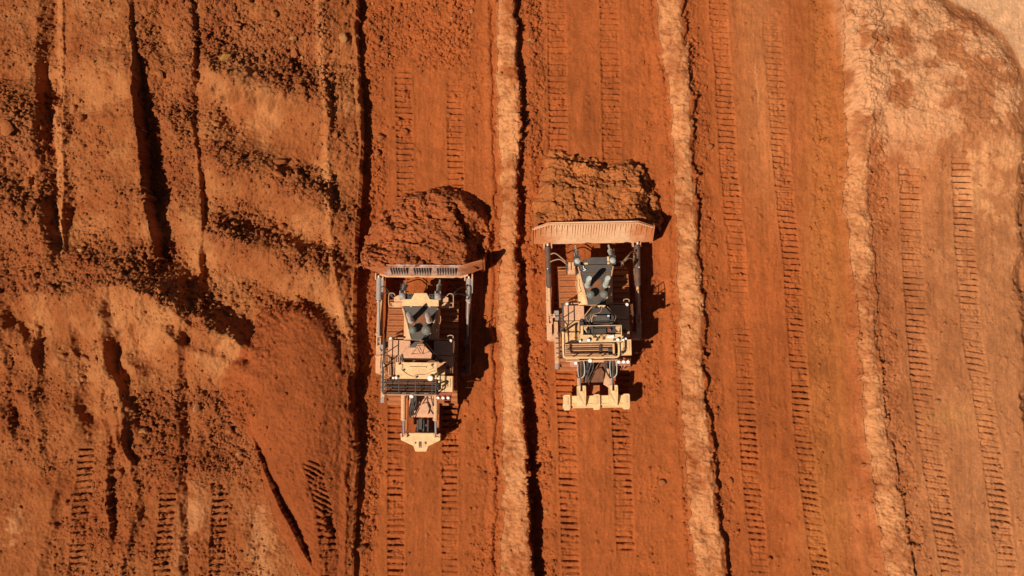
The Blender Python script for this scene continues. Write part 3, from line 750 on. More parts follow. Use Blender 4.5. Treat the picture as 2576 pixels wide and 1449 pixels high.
def add_track(root, sx):
    """one crawler: chain of shoes round two idlers and a raised sprocket"""
    loop = convex([p for k in WHEELS for c in WHEELS[k] for p in circle(*c)])
    n = len(loop); seg = [math.dist(loop[i], loop[(i+1) % n]) for i in range(n)]; tot = sum(seg)
    N = int(round(tot/.318)); mb = MB(); x0, x1 = sx*1.33-.46, sx*1.33+.46
    for k in range(N):
        s_ = tot*k/N+.02; i = 0
        while s_ > seg[i]: s_ -= seg[i]; i += 1
        t = s_/seg[i]; a, b = loop[i], loop[(i+1) % n]
        # use the mean direction around the spot
        def at(q):
            q %= tot; j = 0
            while q > seg[j]: q -= seg[j]; j += 1
            f = q/seg[j]; return (loop[j][0]+(loop[(j+1) % n][0]-loop[j][0])*f, loop[j][1]+(loop[(j+1) % n][1]-loop[j][1])*f)
        p0, p1 = at(tot*k/N+.008), at(tot*(k+1)/N-.008)
        dx, dz = p1[0]-p0[0], p1[1]-p0[1]; l = math.hypot(dx, dz); dx /= l; dz /= l; nx_, nz_ = dz, -dx
        h = .05+rnd.uniform(-.006, .006)
        mb.side([p0, p1, (p1[0]+nx_*h, p1[1]+nz_*h), (p1[0]+nx_*h-dx*.035, p1[1]+nz_*h-dz*.035), (p1[0]+nx_*(h+.075)-dx*.045, p1[1]+nz_*(h+.075)-dz*.045), (p1[0]+nx_*(h+.075)-dx*.075, p1[1]+nz_*(h+.075)-dz*.075), (p1[0]+nx_*h-dx*.10, p1[1]+nz_*h-dz*.10), (p0[0]+nx_*h, p0[1]+nz_*h)], x0, x1)
    tr = mb.build('track', M['muddy'], root)
    mb = MB(); mb.box(sx*1.33-.2, sx*1.33+.2, -2.3, 1.65, .42, .95)
    for y in np.linspace(-1.9, 1.25, 7): mb.lathe((sx*1.33, float(y), .32), [(.2, -.24), (.2, .24)], 16, 'x')
    mb.build('roller_frame', M['brown'], tr)
    for c in WHEELS['idler']:
        MB().lathe((sx*1.33, c[0], c[1]), [(.3, -.2), (.5, -.16), (.55, -.1), (.55, .1), (.5, .16), (.3, .2)], 28, 'x').build('idler', M['muddy'], tr)
    c = WHEELS['sprocket'][0]
    MB().lathe((sx*1.33, c[0], c[1]), [(.34, -.32), (.46, -.14), (.49, -.06), (.49, .06), (.46, .14), (.36, .34), (.2, .38)], 28, 'x').build('sprocket', M['brown'], tr)
    return tr

def grating(mb, x0, x1, y0, y1, z, along='x', pitch=.075, w=.028, h=.06):
    mb.box(x0, x1, y0, y0+.04, z-h, z); mb.box(x0, x1, y1-.04, y1, z-h, z)
    mb.box(x0, x0+.04, y0+.045, y1-.045, z-h, z); mb.box(x1-.04, x1, y0+.045, y1-.045, z-h, z)
    if along == 'x':
        y = y0+.08
        while y < y1-.08: mb.box(x0+.045, x1-.045, y, y+w, z-h, z-.006); y += pitch
    else:
        x = x0+.08
        while x < x1-.08: mb.box(x, x+w, y0+.045, y1-.045, z-h, z-.006); x += pitch

def lamp(root, p, r, mat='grey', d=(0, -.35, 1), post=.15, bracket=True):
    d = Vector(d).normalized(); p = Vector(p)
    mb = MB(); mb.cyl(p-d*.09, p-d*.004, r*.75, r*1.12, 18)
    if bracket: mb.cyl(p-d*.085, p-d*.085-Vector((0, 0, post)), .025, .025, 8)
    l = mb.build('work_lamp', M[mat], root, smooth=True)
    MB().cyl(p-d*.02, p+d*.02, r, r*.88, 18).build('lens', M['lens'], l, smooth=True)
    return l

def make_dozer(loc, yaw, label, kind):
    A = kind == 'a'                                  # a: clean guard, single shank ripper; b: sooty front, wide ripper beam
    root = empty('bulldozer', loc, yaw); tag(root, label, 'bulldozer', 'bulldozers pushing soil side by side')
    for sx in (-1, 1): add_track(root, sx)
    # --- hull between the tracks
    mb = MB(); mb.box(-.80, .80, -2.45, 1.95, .55, 1.75); mb.box(-.62, .62, -2.5, -1.2, 1.75, 2.2)
    mb.build('main_frame', M['brown'], root, .02)
    mb = MB()
    mb.prism([(-.88, .25), (.88, .25), (.88, 1.84), (-.88, 1.84)], 1.3, 2.28, [(-.86, .25), (.86, .25), (.86, 1.84), (-.86, 1.84)])
    mb.prism([(-.86, .26), (.86, .26), (.86, 1.83), (-.86, 1.83)], 2.282, 2.46, [(-.50, .28), (.50, .28), (.86, 1.83), (-.86, 1.83)])
    mb.build('engine_side_panel', M['tan' if A else 'yellow'], root, .015)
    # --- hood
    y1 = 1.90 if A else 2.22
    mb = MB(); mb.prism([(-.42, .26), (.44, .26), (.85, y1), (-.85, y1)], 2.45, 2.80)
    hood = mb.build('hood', M['hood'], root, .03)
    mb = MB()
    for a, b, yy0, yy1 in ((-.16, .28, 1.0, 1.52), (-.46, -.24, .95, 1.14), (.36, .56, .95, 1.14)): mb.box(a, b, yy0, yy1, 2.79, 2.815)
    mb.box(-.62, .64, 1.20, 1.24, 2.79, 2.83); mb.box(-.40, .42, .60, .64, 2.79, 2.83)
    if not A: mb.box(-.80, .82, 1.78, 1.82, 2.79, 2.83)
    mb.build('hood_panel', M['brown'], hood, .006)
    for sx in (-1, 1):
        a, b = (sx*.86, y1-.12, 2.84), (sx*.47, .34, 2.84)
        MB().tube([(a[0], a[1], 2.72), a, b, (b[0], b[1], 2.72)], .035, 10).build('side_rail', M['yellow' if A else 'tan'], hood, smooth=True)
        mb = MB()
        for f in (.12, .45, .8): mb.box(a[0]+(b[0]-a[0])*f-.04-sx*.03, a[0]+(b[0]-a[0])*f+.04-sx*.03, a[1]+(b[1]-a[1])*f-.03, a[1]+(b[1]-a[1])*f+.03, 2.78, 2.88)
        mb.build('rail_clamp', M['grey'], hood, .006)
        if A and sx > 0 or not A and sx < 0:
            MB().curve([(sx*.93, 1.45, 2.5), (sx*.97, 1.48, 2.62), (sx*.99, 1.2, 2.62), (sx*.86, .85, 2.6), (sx*.84, .88, 2.46)], .018, 8).build('grab_handle', M['tan'], hood, smooth=True)
        # exhaust stack: straight pipe whose mouth is cut at a slant
        x = sx*.45+.01; yy = 1.33
        st = MB(); n = 20; rings = []
        lean = (-.05 if A else .05)
        for z, r, dy_, sl in ((2.78, .15, -.14, 0), (3.05, .15, -.12, 0), (3.06, .130, -.12, 0), (3.55, .130, -.02, 0), (3.90, .128, .08, .05), (3.99, .112, .10, .10), (4.02, .05, .11, .04)):
            rings.append([st.bm.verts.new((x+r*math.cos(2*math.pi*k/n), yy+dy_+r*1.05*math.sin(2*math.pi*k/n), z+sl*math.cos(2*math.pi*k/n)*lean/.05)) for k in range(n)])
        for a_, b_ in zip(rings, rings[1:]):
            for k in range(n): st.bm.faces.new((a_[k], a_[(k+1) % n], b_[(k+1) % n], b_[k]))
        st.bm.faces.new(rings[-1]); st.bm.faces.new(list(reversed(rings[0])))
        st.build('exhaust_stack', M['stack' if A else 'stackg'], hood, smooth=True)
        # air precleaner: bowl with a domed cap
        x, yy, r = sx*.33+.02, .72, (.175 if sx < 0 else .215) if A else .185
        pc = MB().lathe((x, yy, 2.78), [(r*.6, 0), (r*.6, .16), (r*1.05, .22), (r*1.12, .34), (r*1.08, .42)], 24).build('precleaner', M['dome'], hood, smooth=True)
        MB().lathe((x, yy, 3.19), [(r*1.04, 0), (r*.98, .05), (r*.72, .10), (r*.68, .085), (r*.45, .12), (r*.40, .105), (r*.12, .13), (.01, .13)], 24).build('cap', M['dome'], pc, smooth=True)
    # --- front guard and lift cylinders
    mb = MB(); mb.box(-.86, .86, 1.86, 2.40, 1.2, 2.55)
    rg = mb.build('radiator_guard', M['brown' if A else 'dark'], root, .03)
    if A:
        mb = MB(); mb.prism([(-.90, 1.91), (.90, 1.91), (.90, 2.24), (.46, 2.26), (.30, 2.56), (-.30, 2.56), (-.46, 2.26), (-.90, 2.24)], 2.56, 2.83)
        mb.build('top_guard', M['clean'], rg, .02)
        mb = MB(); mb.box(-.5, -.42, 1.86, 1.905, 2.79, 2.86); mb.box(.42, .5, 1.86, 1.905, 2.79, 2.86)
        mb.build('hinge', M['clean'], rg)
        for sx in (-1, 1):
            mb = MB()
            mb.prism([(sx*.92, 1.86), (sx*1.44, 1.86), (sx*1.44, 2.12), (sx*.92, 2.12)][::sx], 2.40, 2.47)
            mb.prism([(sx*.92, 2.14), (sx*1.35, 2.14), (sx*1.35, 2.36), (sx*1.15, 2.46), (sx*.92, 2.46)][::sx], 2.46, 2.53)
            mb.build('guard_wing', M['tan'], rg, .01)
            mb = MB()
            mb.tube([(sx*1.38, 1.90, 2.5), (sx*1.56, 1.90, 2.5), (sx*1.56, 2.10, 2.5), (sx*1.40, 2.10, 2.5)], .022, 8)
            mb.curve([(sx*1.28, 2.44, 2.6), (sx*1.38, 2.55, 2.6), (sx*1.55, 2.54, 2.6), (sx*1.60, 2.40, 2.6), (sx*1.60, 2.05, 2.58), (sx*1.60, 1.9, 2.45)], .022, 8)
            mb.build('lamp_frame', M['tan'], rg, smooth=True)
            mb = MB(); mb.box(sx*.36, sx*.66, 2.28, 2.52, 2.56, 2.74); mb.cyl((sx*.44, 2.40, 2.74), (sx*.44, 2.40, 2.80), .075, .06, 14); mb.cyl((sx*.59, 2.40, 2.74), (sx*.59, 2.40, 2.80), .06, .05, 14)
            mb.build('front_lamp', M['dark'], rg, .01)
    else:
        mb = MB(); mb.box(-.36, .56, 2.24, 2.60, 2.56, 2.72); mb.box(-.62, -.40, 2.26, 2.50, 2.56, 2.64)
        mb.build('top_guard', M['hood'], rg, .02)
        mb = MB(); mb.box(-.55, -.38, 2.24, 2.34, 2.64, 2.73); mb.box(.58, .86, 2.24, 2.34, 2.56, 2.73); mb.box(.58, .68, 2.38, 2.62, 2.56, 2.73)
        mb.build('bracket', M['clean'], rg, .006)
        mb = MB(); mb.box(-1.36, -.98, 1.80, 2.42, 2.10, 2.34); mb.prism([(-1.32, 1.82), (-1.0, 1.82), (-1.0, 2.2)], 2.342, 2.52); mb.box(-1.24, -1.2, 2.0, 2.40, 2.342, 2.42)
        mb.build('lamp_housing', M['tan'], rg, .012)
        mb = MB(); mb.tube([(-1.40, 2.44, 2.25), (-1.44, 2.44, 2.45), (-1.44, 1.95, 2.45), (-1.38, 1.85, 2.2)], .03, 8)
        mb.tube([(1.0, 2.34, 2.5), (1.30, 2.40, 2.5), (1.32, 2.05, 2.45), (1.3, 1.9, 2.2)], .022, 8); mb.tube([(1.42, 2.36, 2.5), (1.42, 1.98, 2.4)], .022, 8)
        mb.build('lamp_frame', M['dark'], rg, smooth=True)
        MB().curve([(-.62, 2.16, 2.84), (-.58, 2.02, 2.87), (-.50, 1.98, 2.87), (-.62, 1.92, 2.84)], .02, 8).build('torn_strip', M['white'], rg, smooth=True)
    for sx in (-1, 1):
        x = sx*.87-.03
        mb = MB(); mb.box(x-.15, x-.085, 2.22, 2.66, 2.38, 2.86); mb.box(x+.085, x+.15, 2.22, 2.66, 2.38, 2.86); mb.box(x-.15, x+.15, 2.22, 2.30, 2.36, 2.855)
        mb.build('cylinder_yoke', M['grey' if A else 'hood'], rg, .012)
        top = Vector((x, 2.42, 2.80)); low = Vector((x-sx*.02, 3.36, 1.30)); dd = (low-top).normalized()
        mb = MB(); mb.cyl(top-dd*.10, top+dd*1.05, .115, .115, 18); mb.cyl(top+dd*1.05, top+dd*1.14, .135, .12, 18); mb.cyl((x-.16, 2.46, 2.70), (x+.16, 2.46, 2.70), .06, .06, 12)
        mb.lathe(tuple(top-dd*.02), [(.05, -.02), (.14, .02), (.15, .08), (.10, .13), (.02, .15)], 14)
        lc = mb.build('lift_cylinder', M['grey' if A else 'stackg'], root, smooth=True)
        MB().cyl(top+dd*1.10, low, .055, .055, 14).build('rod', M['rod'], lc, smooth=True)
        MB().curve([tuple(top+Vector((sx*.05, .05, .1))), (x+sx*.10, 2.8, 2.75), (x+sx*.14, 3.05, 2.3), (x+sx*.12, 2.95, 2.0)], .028, 8).build('hose', M['dark'], lc, smooth=True)
    # --- blade
    if A: yt, zt, yb, zb = 3.93, 2.25, 3.56, 1.32
    else: yt, zt, yb, zb = 4.36, 2.30, 3.50, 1.18
    bm_ = M['bladeg' if A else 'blade']
    def prof(f, zs, back=0.0):
        P = [(yb, zb), (yb+.10, .50), (yb+.42, .06), (yb+.62, .05), (yb+.42, .55), ((yt+yb)/2+.28, zt*.62), (yt+.10, zt+.02), (yt, zt)]
        return [(yb+(y-yb)*(zs if z > zb else 1)+f, zb+(z-zb)*zs if z > zb else z) for y, z in P]
    half = 2.25 if not A else 1.95
    stations = [(-3.05, .03, .74), (-half, .0, 1), (half, .0, 1), (3.05, .03, .74)]
    if A: stations = [(-3.0, .38, .86), (-half, 0, 1), (half, 0, 1), (3.0, .38, .86)]
    mb = MB(); rings = []
    for x, f, zs in stations: rings.append([mb.bm.verts.new((x, y, z)) for y, z in prof(f, zs)])
    for a, b in zip(rings, rings[1:]):
        for k in range(8): mb.bm.faces.new((a[k], a[(k+1) % 8], b[(k+1) % 8], b[k]))
    mb.bm.faces.new(rings[0]); mb.bm.faces.new(list(reversed(rings[-1])))
    blade = mb.build('blade', bm_, root, .015)
    def back(x, t, off):
        """point on the rear face: t = 0 at the foot, 1 at the top edge; off = distance out of the face"""
        ax = abs(x); w = max(0, (ax-half)/(3.05-half)); f = stations[0][1]*w; zs = 1+(stations[0][2]-1)*w
        dy_, dz_ = (yt-yb)*zs, (zt-zb)*zs; l = math.hypot(dy_, dz_)
        return (x, yb+f+dy_*t-off*dz_/l, zb+dz_*t+off*dy_/l)
    mb = MB(); n = 45 if not A else 26; span = 2.95 if not A else 1.62
    for k in range(n):
        x = -span+2*span*k/(n-1)
        if A and k in (8, 17):
            mb.build('rock_guard', M['grey'], blade); mb = MB()
        if A and k in (7, 8, 16, 17): continue
        if abs(abs(x)-half) < .02: continue
        t0 = (.40 if k % 3 else .25) if not A else .06
        if not A and abs(x) > 1.1 and k % 2: t0 = .78
        hgt = .07 if not A else .16
        w = .017
        pts = []
        for xx in (x-w, x+w): pts.append([back(xx, t0, -.02), back(xx, 1.0, -.02), back(xx, 1.0, hgt), back(xx, t0+.03, .012)])
        a = [mb.bm.verts.new(p) for p in pts[0]]; b = [mb.bm.verts.new(p) for p in pts[1]]
        mb.bm.faces.new(a); mb.bm.faces.new(list(reversed(b)))
        for i in range(4): mb.bm.faces.new((a[(i+1) % 4], a[i], b[i], b[(i+1) % 4]))
    mb.build('rock_guard', bm_ if not A else M['grey'], blade)
    MB().tube([back(x, 1.0, .03) for x in (-3.03, -half, half, 3.03)], .045 if not A else .03, 8).build('top_rail', M['tan' if not A else 'bladeg'], blade, smooth=True)
    if A:
        MB().tube([back(x, .0, .04) for x in (-2.25, -1.9, 1.9, 2.25)], .06, 8).build('rear_rail', M['tan'], blade, smooth=True)
    for sx in (-1, 1):
        x = sx*3.05; y0 = yb+stations[0][1]
        mb = MB(); P = prof(stations[0][1], stations[0][2]); zs = stations[0][2]; ztop = zb+(zt-zb)*zs
        mb.side([(y0-.06, zb+.02), (y0+.02, .45), (y0+.40, .02), (y0+.75, .02), (y0+.60, .8), (yb+(yt-yb)*zs+stations[0][1]+.20, ztop-.1), (yb+(yt-yb)*zs+stations[0][1]+.06, ztop+.10), (yb+(yt-yb)*zs+stations[0][1]-.06, ztop+.06)], x+sx*.002, x+sx*.05)
        mb.build('end_plate', bm_, blade, .008)
        mb = MB(); mb.box(sx*2.28-.22, sx*2.28-.15, yb-.22, yb+.12, .7, zb+.05); mb.box(sx*2.28+.15, sx*2.28+.22, yb-.22, yb+.12, .7, zb+.05)
        mb.build('clevis', M['tan'], blade, .01)
        # push arm and tilt brace
        mb = MB(); mb.side([(-1.42, .45), (-1.42, 1.0), (-.9, 1.08), (1.6, 1.02), (yb+.02, .85), (yb+.02, .42), (1.6, .5)], sx*2.28-.13, sx*2.28+.13)
        mb.lathe((sx*2.12, -1.25, .78), [(.24, -.2), (.24, .2)], 18, 'x')
        mb.box(sx*2.28-.16, sx*2.28+.16, -.62, -.5, .5, 1.12); mb.box(sx*2.28-.16, sx*2.28+.16, .5, .62, .5, 1.10)
        mb.build('push_arm', M['tan' if not (A and sx > 0) else 'brown'], root, .02)
        p0, p1 = Vector((sx*2.30, yb-.04, 1.22)), Vector((sx*2.26, 1.35, 1.28))
        r0 = .16 if not A else .15
        if A: p1 = Vector((sx*2.28, 2.35, 1.25))
        mb = MB(); mb.cyl(p0, p0+(p1-p0)*.08, .07, .07, 14); mb.cyl(p0+(p1-p0)*.06, p1, r0, r0, 20); mb.cyl(p1-(p1-p0).normalized()*.02, p1+(p1-p0).normalized()*.14, r0*1.08, .07, 18)
        if A: mb.box(p1.x+.10, p1.x+.22, p1.y+.35, p0.y-.1, 1.2, 1.32)
        tc = mb.build('tilt_cylinder', M['sleeve' if not A else 'grey'], root, smooth=True)
        q0 = p1+(p1-p0).normalized()*.12; q1 = Vector((sx*2.24, .28 if A else -.30, 1.16))
        MB().cyl(q0, q1, .062 if A else .075, .062 if A else .075, 14).cyl(q1, q1+Vector((0, -.16, -.05)), .10, .10, 12).build('rod', M['grey' if A else 'tan'], tc, smooth=True)
        mb = MB(); mb.box(q1.x-.12, q1.x-.06, q1.y-.30, q1.y+.1, .95, 1.3); mb.box(q1.x+.06, q1.x+.12, q1.y-.30, q1.y+.1, .95, 1.3); mb.box(q1.x-.12, q1.x+.12, q1.y+.14, q1.y+.2, 1.06, 1.24)
        mb.build('brace_bracket', M['tan' if not (A and sx > 0) else 'brown'], tc, .01)
        MB().curve([(sx*1.35, 2.35, 2.3), (sx*1.7, 2.7, 2.2), (sx*1.95, 2.95, 1.75), (sx*2.15, 2.95, 1.45)], .03, 8).curve([(sx*1.36, 2.28, 2.2), (sx*1.7, 2.58, 2.1), (sx*2.0, 2.6, 1.7), (sx*2.18, 2.55, 1.45)], .028, 8).build('hose', M['hose' if not A else 'dark'], tc, smooth=True)
        MB().cyl((sx*2.30, yb-.02, 1.40), (sx*2.30, yb-.12, 1.40), .045, .045, 12).cyl((sx*2.33, 2.2, 1.44), (sx*2.33, 2.2, 1.47), .03, .03, 10).build('grease_cap', M['white'], tc, smooth=True)
    # --- fenders and platform
    mb = MB(); mb.box(-1.62, -.80, -1.50, .25, 2.05, 2.32); mb.box(.66, 1.64, -1.36, .22, 2.05, 2.32)
    mb.build('fender', M['brown'], root, .015)
    mb = MB(); mb.box(-1.60, -.80, -.50, .24, 2.322, 2.36)
    mb.box(-.80, -.52, -.44, .22, 2.322, 2.37) if A else mb.box(-.86, -.60, -.44, .22, 2.30, 2.372)
    mb.build('deck_plate', M['pink'], root, .008)
    mb = MB()
    if A: grating(mb, -1.58, -.92, -.98, -.52, 2.36, 'y', .09, .03); grating(mb, -1.58, -.98, -1.55, -1.02, 2.36, 'y', .09, .03)
    else:
        mb.box(-1.56, -.84, -1.02, -.54, 2.326, 2.37); mb.box(-1.56, -.88, -1.60, -1.10, 2.326, 2.37)
    mb.build('walkway_grating' if A else 'step_plate', M['tan' if A else 'yellow'], root, .0 if A else .006)
    mb = MB(); mb.box(.66, 1.63, -.50, .22, 2.322, 2.42); mb.build('hydraulic_tank', M['pink' if A else 'tan'], root, .02)
    mb = MB(); mb.box(.72, 1.63, -1.40, -.52, 2.322, 2.46)
    ht = mb.build('oil_tank', M['tan'], root, .02)
    mb = MB(); mb.cyl((1.02, -.78, 2.46), (1.02, -.78, 2.53), .11, .10, 18); mb.cyl((1.22, -.92, 2.46), (1.22, -.92, 2.52), .06, .055, 14); mb.cyl((.88, -.68, 2.46), (.88, -.68, 2.50), .05, .05, 12); mb.cyl((1.38, -1.08, 2.46), (1.38, -1.08, 2.54), .10, .09, 18)
    mb.build('filler_cap', M['brown'], ht, smooth=True)
    mb = MB(); mb.box(.94, 1.26, -2.28, -1.18, 2.0, 2.86); mb.box(1.265, 1.65, -2.28, -1.50, 2.0, 2.84)
    bb = mb.build('battery_box', M['clean'], root, .018)
    mb = MB(); mb.curve([(1.12, -2.15, 2.88), (1.2, -1.98, 2.94), (1.32, -1.92, 2.95), (1.40, -2.0, 2.88)], .018, 8); mb.tube([(1.30, -2.05, 2.85), (1.52, -2.05, 2.86), (1.52, -1.62, 2.86)], .012, 6)
    mb.build('latch_handle', M['tan'], bb, smooth=True)
    # front edge rails of the platform with corner lamps
    mb = MB(); mb.tube([(-1.55, .34, 2.3), (-1.55, .34, 2.46), (-.86, .34, 2.46), (-.86, .34, 2.3)], .035, 8); mb.tube([(.72, .30, 2.3), (.72, .30, 2.44), (1.66, .30, 2.44), (1.66, .30, 2.3)], .026, 8)
    mb.build('deck_edge_rail', M['tan'], root, smooth=True)
    lamp(root, (-1.46, .30, 2.70), .085, 'dark', (0, .2, 1)); lamp(root, (1.50, .22, 2.70), .085, 'dark' if A else 'red', (0, .2, 1))
    mb = MB(); mb.curve([(1.36, .34, 2.62), (1.36, .46, 2.66), (1.50, .50, 2.66), (1.62, .46, 2.66), (1.62, .36, 2.62)], .022, 8); mb.box(1.46, 1.58, -.08, .16, 2.43, 2.50)
    mb.build('lamp_guard', M['tan'], root, smooth=False)
    # --- cab
    cx = .02
    base = [(cx-.66, -.75), (cx+.66, -.75), (cx+.72, -.48), (cx+.28, .12), (cx-.20, .12), (cx-.70, -.48)]
    roof = [(cx-.64, -.75), (cx+.64, -.75), (cx+.70, -.42), (cx+.22, .10), (cx-.16, .10), (cx-.68, -.42)]
    mb = MB(); mb.prism(base, 2.36, 3.90, roof)
    cab = mb.build('cab', M['glass'], root, .012)
    rp = [(cx-.64, -.76), (cx+.64, -.76), (cx+.70, -.44), (cx+.30, .02), (cx-.24, .02), (cx-.68, -.44)]
    if A:
        MB().prism(rp, 3.902, 4.02).build('cab_roof', M['pink'], cab, .02)
        mb = MB(); mb.prism([(cx-.24, .02), (cx+.28, .02), (cx+.18, .13), (cx-.12, .13)], 3.88, 4.015)
        mb.prism([(cx-.44, -.16), (cx-.02, -.16), (cx-.02, .015), (cx-.26, .015)], 4.021, 4.032)
        mb.build('roof_soot', M['hood'], cab)
        mb = MB()
        def tri(p): mb.tube([(x, y, 4.16) for x, y in p+[p[0]]], .016, 6)
        tri([(-.02, -.10), (.26, -.10), (.52, -.38), (.20, -.52)]); tri([(-.30, -.50), (.10, -.52), (-.08, -.22)])
        mb.tube([(.26, -.10, 4.16), (.20, -.52, 4.16)], .014, 6); mb.tube([(-.3, -.5, 4.02), (-.3, -.5, 4.16)], .014, 6); mb.tube([(.52, -.38, 4.02), (.52, -.38, 4.16)], .014, 6); mb.tube([(.0, -.1, 4.02), (.0, -.1, 4.16)], .014, 6)
        mb.build('antenna_frame', M['tan'], cab)
    else:
        MB().prism(rp, 3.902, 3.98).build('cab_roof', M['dark'], cab, .02)
        mb = MB(); mb.box(-.18, .48, -.62, -.36, 3.982, 4.14); mb.box(-.05, .46, -.735, -.65, 3.982, 4.06)
        ac = mb.build('air_conditioner', M['hood'], cab, .02)
        MB().box(.37, .47, -.44, -.37, 4.142, 4.16).build('sticker', M['white'], ac)
        mb = MB(); mb.prism([(-.10, .10), (.02, .00), (.04, .06), (.12, .06), (.20, .0), (.32, .10), (.24, .12), (.0, .12)], 3.982, 4.06)
        mb.build('front_bracket', M['clean'], cab, .005)
        mb = MB(); mb.curve([(.12, .05, 4.08), (.12, -.08, 4.04), (.02, -.22, 4.01), (-.28, -.30, 4.01), (-.42, -.36, 4.02), (-.42, -.5, 4.02), (-.50, -.62, 4.00), (-.44, -.76, 4.00)], .016, 6)
        mb.curve([(-.14, -.38, 4.13), (-.30, -.39, 4.10), (-.36, -.50, 4.04), (-.37, -.72, 4.02)], .03, 8)
        mb.curve([(-.62, -.40, 3.98), (-.60, -.55, 4.02), (-.52, -.66, 4.02), (-.44, -.70, 4.00)], .014, 6); mb.curve([(.80, -.38, 3.88), (.78, -.5, 3.96), (.70, -.68, 3.96)], .014, 6)
        mb.build('hose', M['hose'], cab, smooth=True)
    mb = MB(); mb.tube([(cx-.78, -.44, 3.80), (cx-.36, .06, 3.84)], .024, 8); mb.tube([(cx+.80, -.44, 3.80), (cx+.38, .06, 3.84)], .024, 8)
    mb.build('cab_rail', M['tan'], cab, smooth=True)
    mb = MB(); mb.box(cx-.88, cx-.74, -.78, -.62, 2.8, 3.45); mb.box(cx-.86, cx-.76, -.60, -.46, 3.1, 3.42); mb.box(cx+.78, cx+.88, -.62, -.48, 3.0, 3.40)
    mb.build('mirror', M['dark'], cab, .012)
    # --- rollover canopy
    mb = MB()
    for sx in (-1, 1): mb.box(sx*.84-.11, sx*.84+.11, -1.52, -1.20, 2.2, 4.30)
    if A: mb.box(-.94, 1.0, -1.64, -.86, 4.302, 4.480)
    else:
        mb.prism([(-.94, -1.66), (1.0, -1.66), (1.0, -1.30), (-.94, -1.30)], 4.302, 4.480)
        mb.box(-.94, -.83, -1.298, -.86, 4.302, 4.478); mb.box(.96, 1.0, -1.298, -.86, 4.302, 4.478); mb.box(-.828, .958, -.895, -.86, 4.410, 4.476)
    rops = mb.build('rollover_canopy', M['clean'], root, .014)
    if A:
        mb = MB(); mb.box(-.30, .50, -1.09, -1.065, 4.482, 4.525); mb.box(.475, .50, -1.12, -1.092, 4.482, 4.520); mb.build('lifting_rib', M['tan'], rops)
        mb = MB(); mb.curve([(-.78, -.94, 4.490), (-.62, -1.0, 4.510), (-.66, -1.18, 4.500), (-.58, -1.28, 4.500), (-.36, -1.44, 4.500), (-.1, -1.52, 4.500), (.05, -1.44, 4.500), (.4, -1.44, 4.500), (.62, -1.36, 4.500), (.8, -1.28, 4.500), (.95, -1.26, 4.500)], .014, 6)
        mb.curve([(.72, -.95, 4.500), (.82, -1.12, 4.500), (.66, -1.2, 4.500)], .012, 6); mb.build('cable', M['hose'], rops, smooth=True)
        mb = MB()
        for x, y in ((-.78, -.94), (.76, -.98), (-.58, -1.24), (.04, -1.55), (.92, -1.42)): mb.cyl((x, y, 4.480), (x, y, 4.580), .05, .04, 12)
        mb.build('cable_gland', M['dark'], rops, smooth=True)
        pass
    else:
        mb = MB(); mb.box(-.82, .95, -1.29, -.90, 4.060, 4.260); mb.box(-.40, .28, -1.26, -1.0, 4.260, 4.360); mb.box(-.66, -.50, -1.24, -1.05, 4.260, 4.360); mb.cyl((-.36, -1.26, 4.360), (-.36, -.92, 4.360), .03, .03, 8); mb.box(.52, .9, -1.27, -1.0, 4.260, 4.290)
        pit = mb.build('air_conditioner_bay', M['dark'], rops, .012)
        mb = MB(); mb.cyl((.42, -1.10, 4.260), (.42, -1.10, 4.440), .085, .08, 16); mb.build('cap', M['rust'], pit, smooth=True)
        mb = MB(); mb.prism([(-.80, -.92), (-.60, -.91), (-.70, -1.02), (-.66, -1.2), (-.80, -1.02)], 4.480, 4.510); mb.prism([(.72, -.92), (.95, -.92), (.92, -1.0), (.86, -1.2), (.70, -1.02)], 4.480, 4.510); mb.build('corner_bracket', M['yellow'], rops)
        mb = MB(); mb.prism([(.28, -1.46), (.34, -1.34), (.62, -1.32), (.64, -1.46), (.48, -1.50)], 4.482, 4.560); mb.build('white_cover', M['white'], rops, .02)
        mb = MB(); mb.curve([(-.3, -1.3, 4.500), (-.18, -1.48, 4.560), (-.05, -1.36, 4.580), (.12, -1.44, 4.560), (.24, -1.34, 4.520)], .014, 6); mb.curve([(-.42, -1.32, 4.500), (-.2, -1.44, 4.520), (-.12, -1.5, 4.500)], .014, 6); mb.build('cable', M['dark'], rops, smooth=True)
        mb = MB()
        for x, y in ((-.32, -1.42), (-.12, -1.46), (.12, -1.50), (.62, -1.56), (-.2, -1.56)): mb.box(x-.05, x+.05, y-.04, y+.04, 4.480, 4.560)
        mb.build('lamp_bracket', M['brown'], rops, .008)
    # lamps beside the canopy
    zl = 4.60
    if A: spots = [(-1.04, -1.60, .055), (-.90, -1.59, .07), (.70, -1.60, .13), (1.08, -1.60, .055)]
    else: spots = [(-1.0, -1.60, .062), (-.60, -1.57, .088), (.78, -1.57, .088), (1.04, -1.58, .062), (1.16, -1.52, .058)]
    for x, y, r in spots: lamp(root, (x, y, zl), r, 'tan' if A else 'dark', (0, -.25, 1), .16)
    # --- fuel tank with stepped grating on top
    mb = MB(); mb.box(-1.62, .90, -2.36, -1.66, 1.7, 2.72)
    ft = mb.build('fuel_tank', M['brown'], root, .03)
    mb = MB(); grating(mb, -1.60, .86, -2.30, -1.68, 2.86, 'x', .095, .04); grating(mb, -1.595, .855, -2.295, -1.685, 2.80, 'y', .05, .02, .05)
    mb.build('tread_grating', M['tan' if not A else 'brown'], ft)
    zr = 3.45
